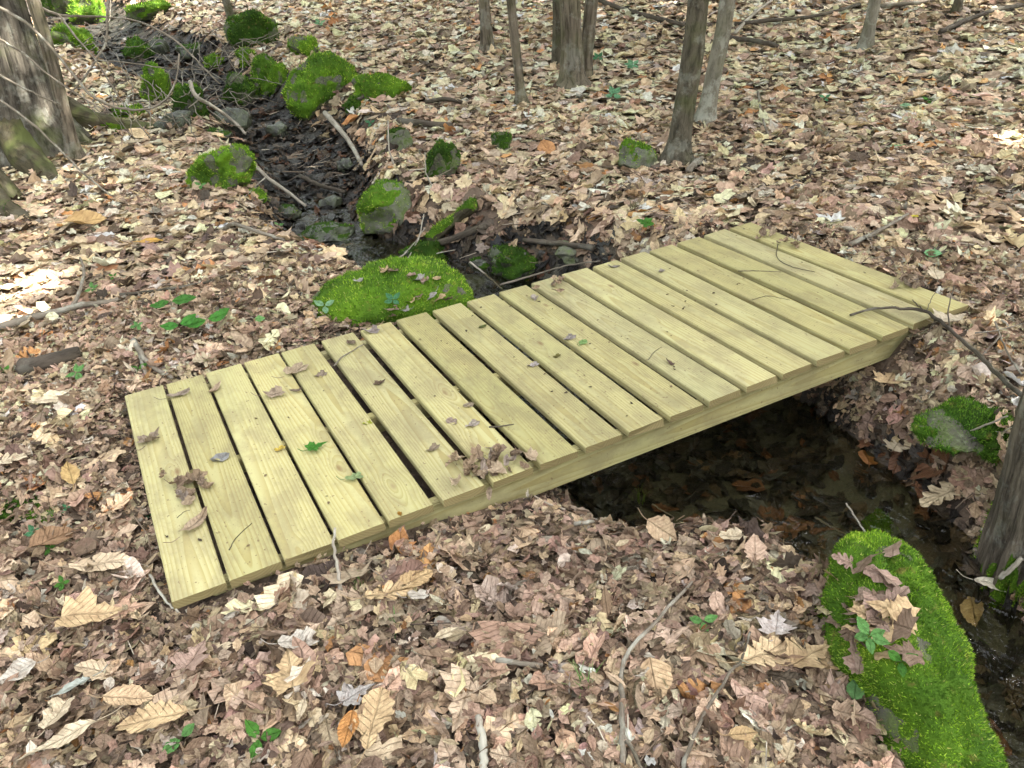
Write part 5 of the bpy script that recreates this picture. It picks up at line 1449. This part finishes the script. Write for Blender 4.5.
# ------------------------------------------------------------------ the wood further off, all round
def far_wood():
    rg = np.random.default_rng(77)
    V, F, C = [], [], []; off = 0
    th = np.arange(8) / 8 * 2 * PI
    for k in range(150):          # stems
        a = FA + rg.uniform(-PI, PI); d = rg.uniform(15.5, 42)
        x, y = CAM_C[0] + d * math.cos(a), CAM_C[1] + d * math.sin(a); z = H(x, y)
        r = rg.uniform(.07, .22); lx, ly = rg.normal(0, .3, 2)
        for q, rr in ((-.3, 1.3), (.4, 1.0), (5, .8), (11, .45)):
            V.append(np.stack([x + lx * max(q, 0) / 11 + r * rr * np.cos(th), y + ly * max(q, 0) / 11 + r * rr * np.sin(th), z + q + 0 * th], 1))
        F.append(tri_grid(4, 8, True) + off); off += 32
        C.append(np.tile(np.array([.10, .085, .06]) * rg.uniform(.7, 1.5), (32, 1)))
    n = 26000                     # leaves
    a = FA + rg.uniform(-PI, PI, n); d = rg.uniform(17, 40, n)
    x = CAM_C[0] + d * np.cos(a); y = CAM_C[1] + d * np.sin(a)
    g = base_h(x, y)
    hgt = np.clip(rg.normal(6, 3.2, n), .5, 13)
    keep = vnoise(x * .35, y * .35, hgt * .4, s=9) > -.25
    P = np.stack([x, y, g + hgt], 1)[keep]; n = len(P)
    z = rg.normal(0, 1, (n, 3)); z /= np.linalg.norm(z, axis=1)[:, None]
    u = np.cross(z, rg.normal(0, 1, (n, 3))); u /= np.linalg.norm(u, axis=1)[:, None]; v = np.cross(z, u)
    sz = rg.uniform(.25, .65, (n, 1))
    V.append(np.stack([P - u * sz, P + v * sz * .6, P + u * sz, P - v * sz * .6], 1).reshape(-1, 3))
    F.append(np.arange(n * 4).reshape(-1, 4) + off)
    C.append(np.repeat(np.array([(.06, .11, .02), (.08, .14, .03), (.045, .085, .018)])[rg.integers(0, 3, n)], 4, 0))
    o = link('distant_woods', mesh_np('distant_woods', np.vstack(V), np.vstack(F), np.vstack(C), None, False), M_CANOPY)
    tag(o, 'leafy green wood surrounding the clearing in the distance', 'woods', None, 'stuff')
far_wood()

# ------------------------------------------------------------------ light
w = bpy.data.worlds.new('World'); S.world = w; w.use_nodes = True
nt = w.node_tree
bg = nt.nodes['Background']
sky = nt.nodes.new('ShaderNodeTexSky'); sky.sky_type = 'NISHITA'; sky.sun_disc = False
sky.sun_elevation = SUN_EL
sky.sun_rotation = PI / 2 - SUN_AZ
sky.dust_density = 4.0; sky.air_density = 1.0; sky.ozone_density = 1.0
hs = nt.nodes.new('ShaderNodeHueSaturation'); hs.inputs['Saturation'].default_value = .22
nt.links.new(sky.outputs[0], hs.inputs['Color']); nt.links.new(hs.outputs[0], bg.inputs[0])
bg.inputs[1].default_value = .15
sd = bpy.data.lights.new('sun', 'SUN'); sd.energy = 4.0; sd.angle = math.radians(.55); sd.color = (1, .95, .86)
so = bpy.data.objects.new('sun', sd); COL.objects.link(so)
so.rotation_euler = Vector(SUNV).to_track_quat('Z', 'Y').to_euler()
S.view_settings.view_transform = 'Standard'; S.view_settings.look = 'None'; S.view_settings.gamma = 1; S.view_settings.use_curve_mapping = False
S.view_settings.exposure = 3.1
S.cycles.max_bounces = 6; S.cycles.diffuse_bounces = 4; S.cycles.transparent_max_bounces = 8
S.cycles.use_denoising = True
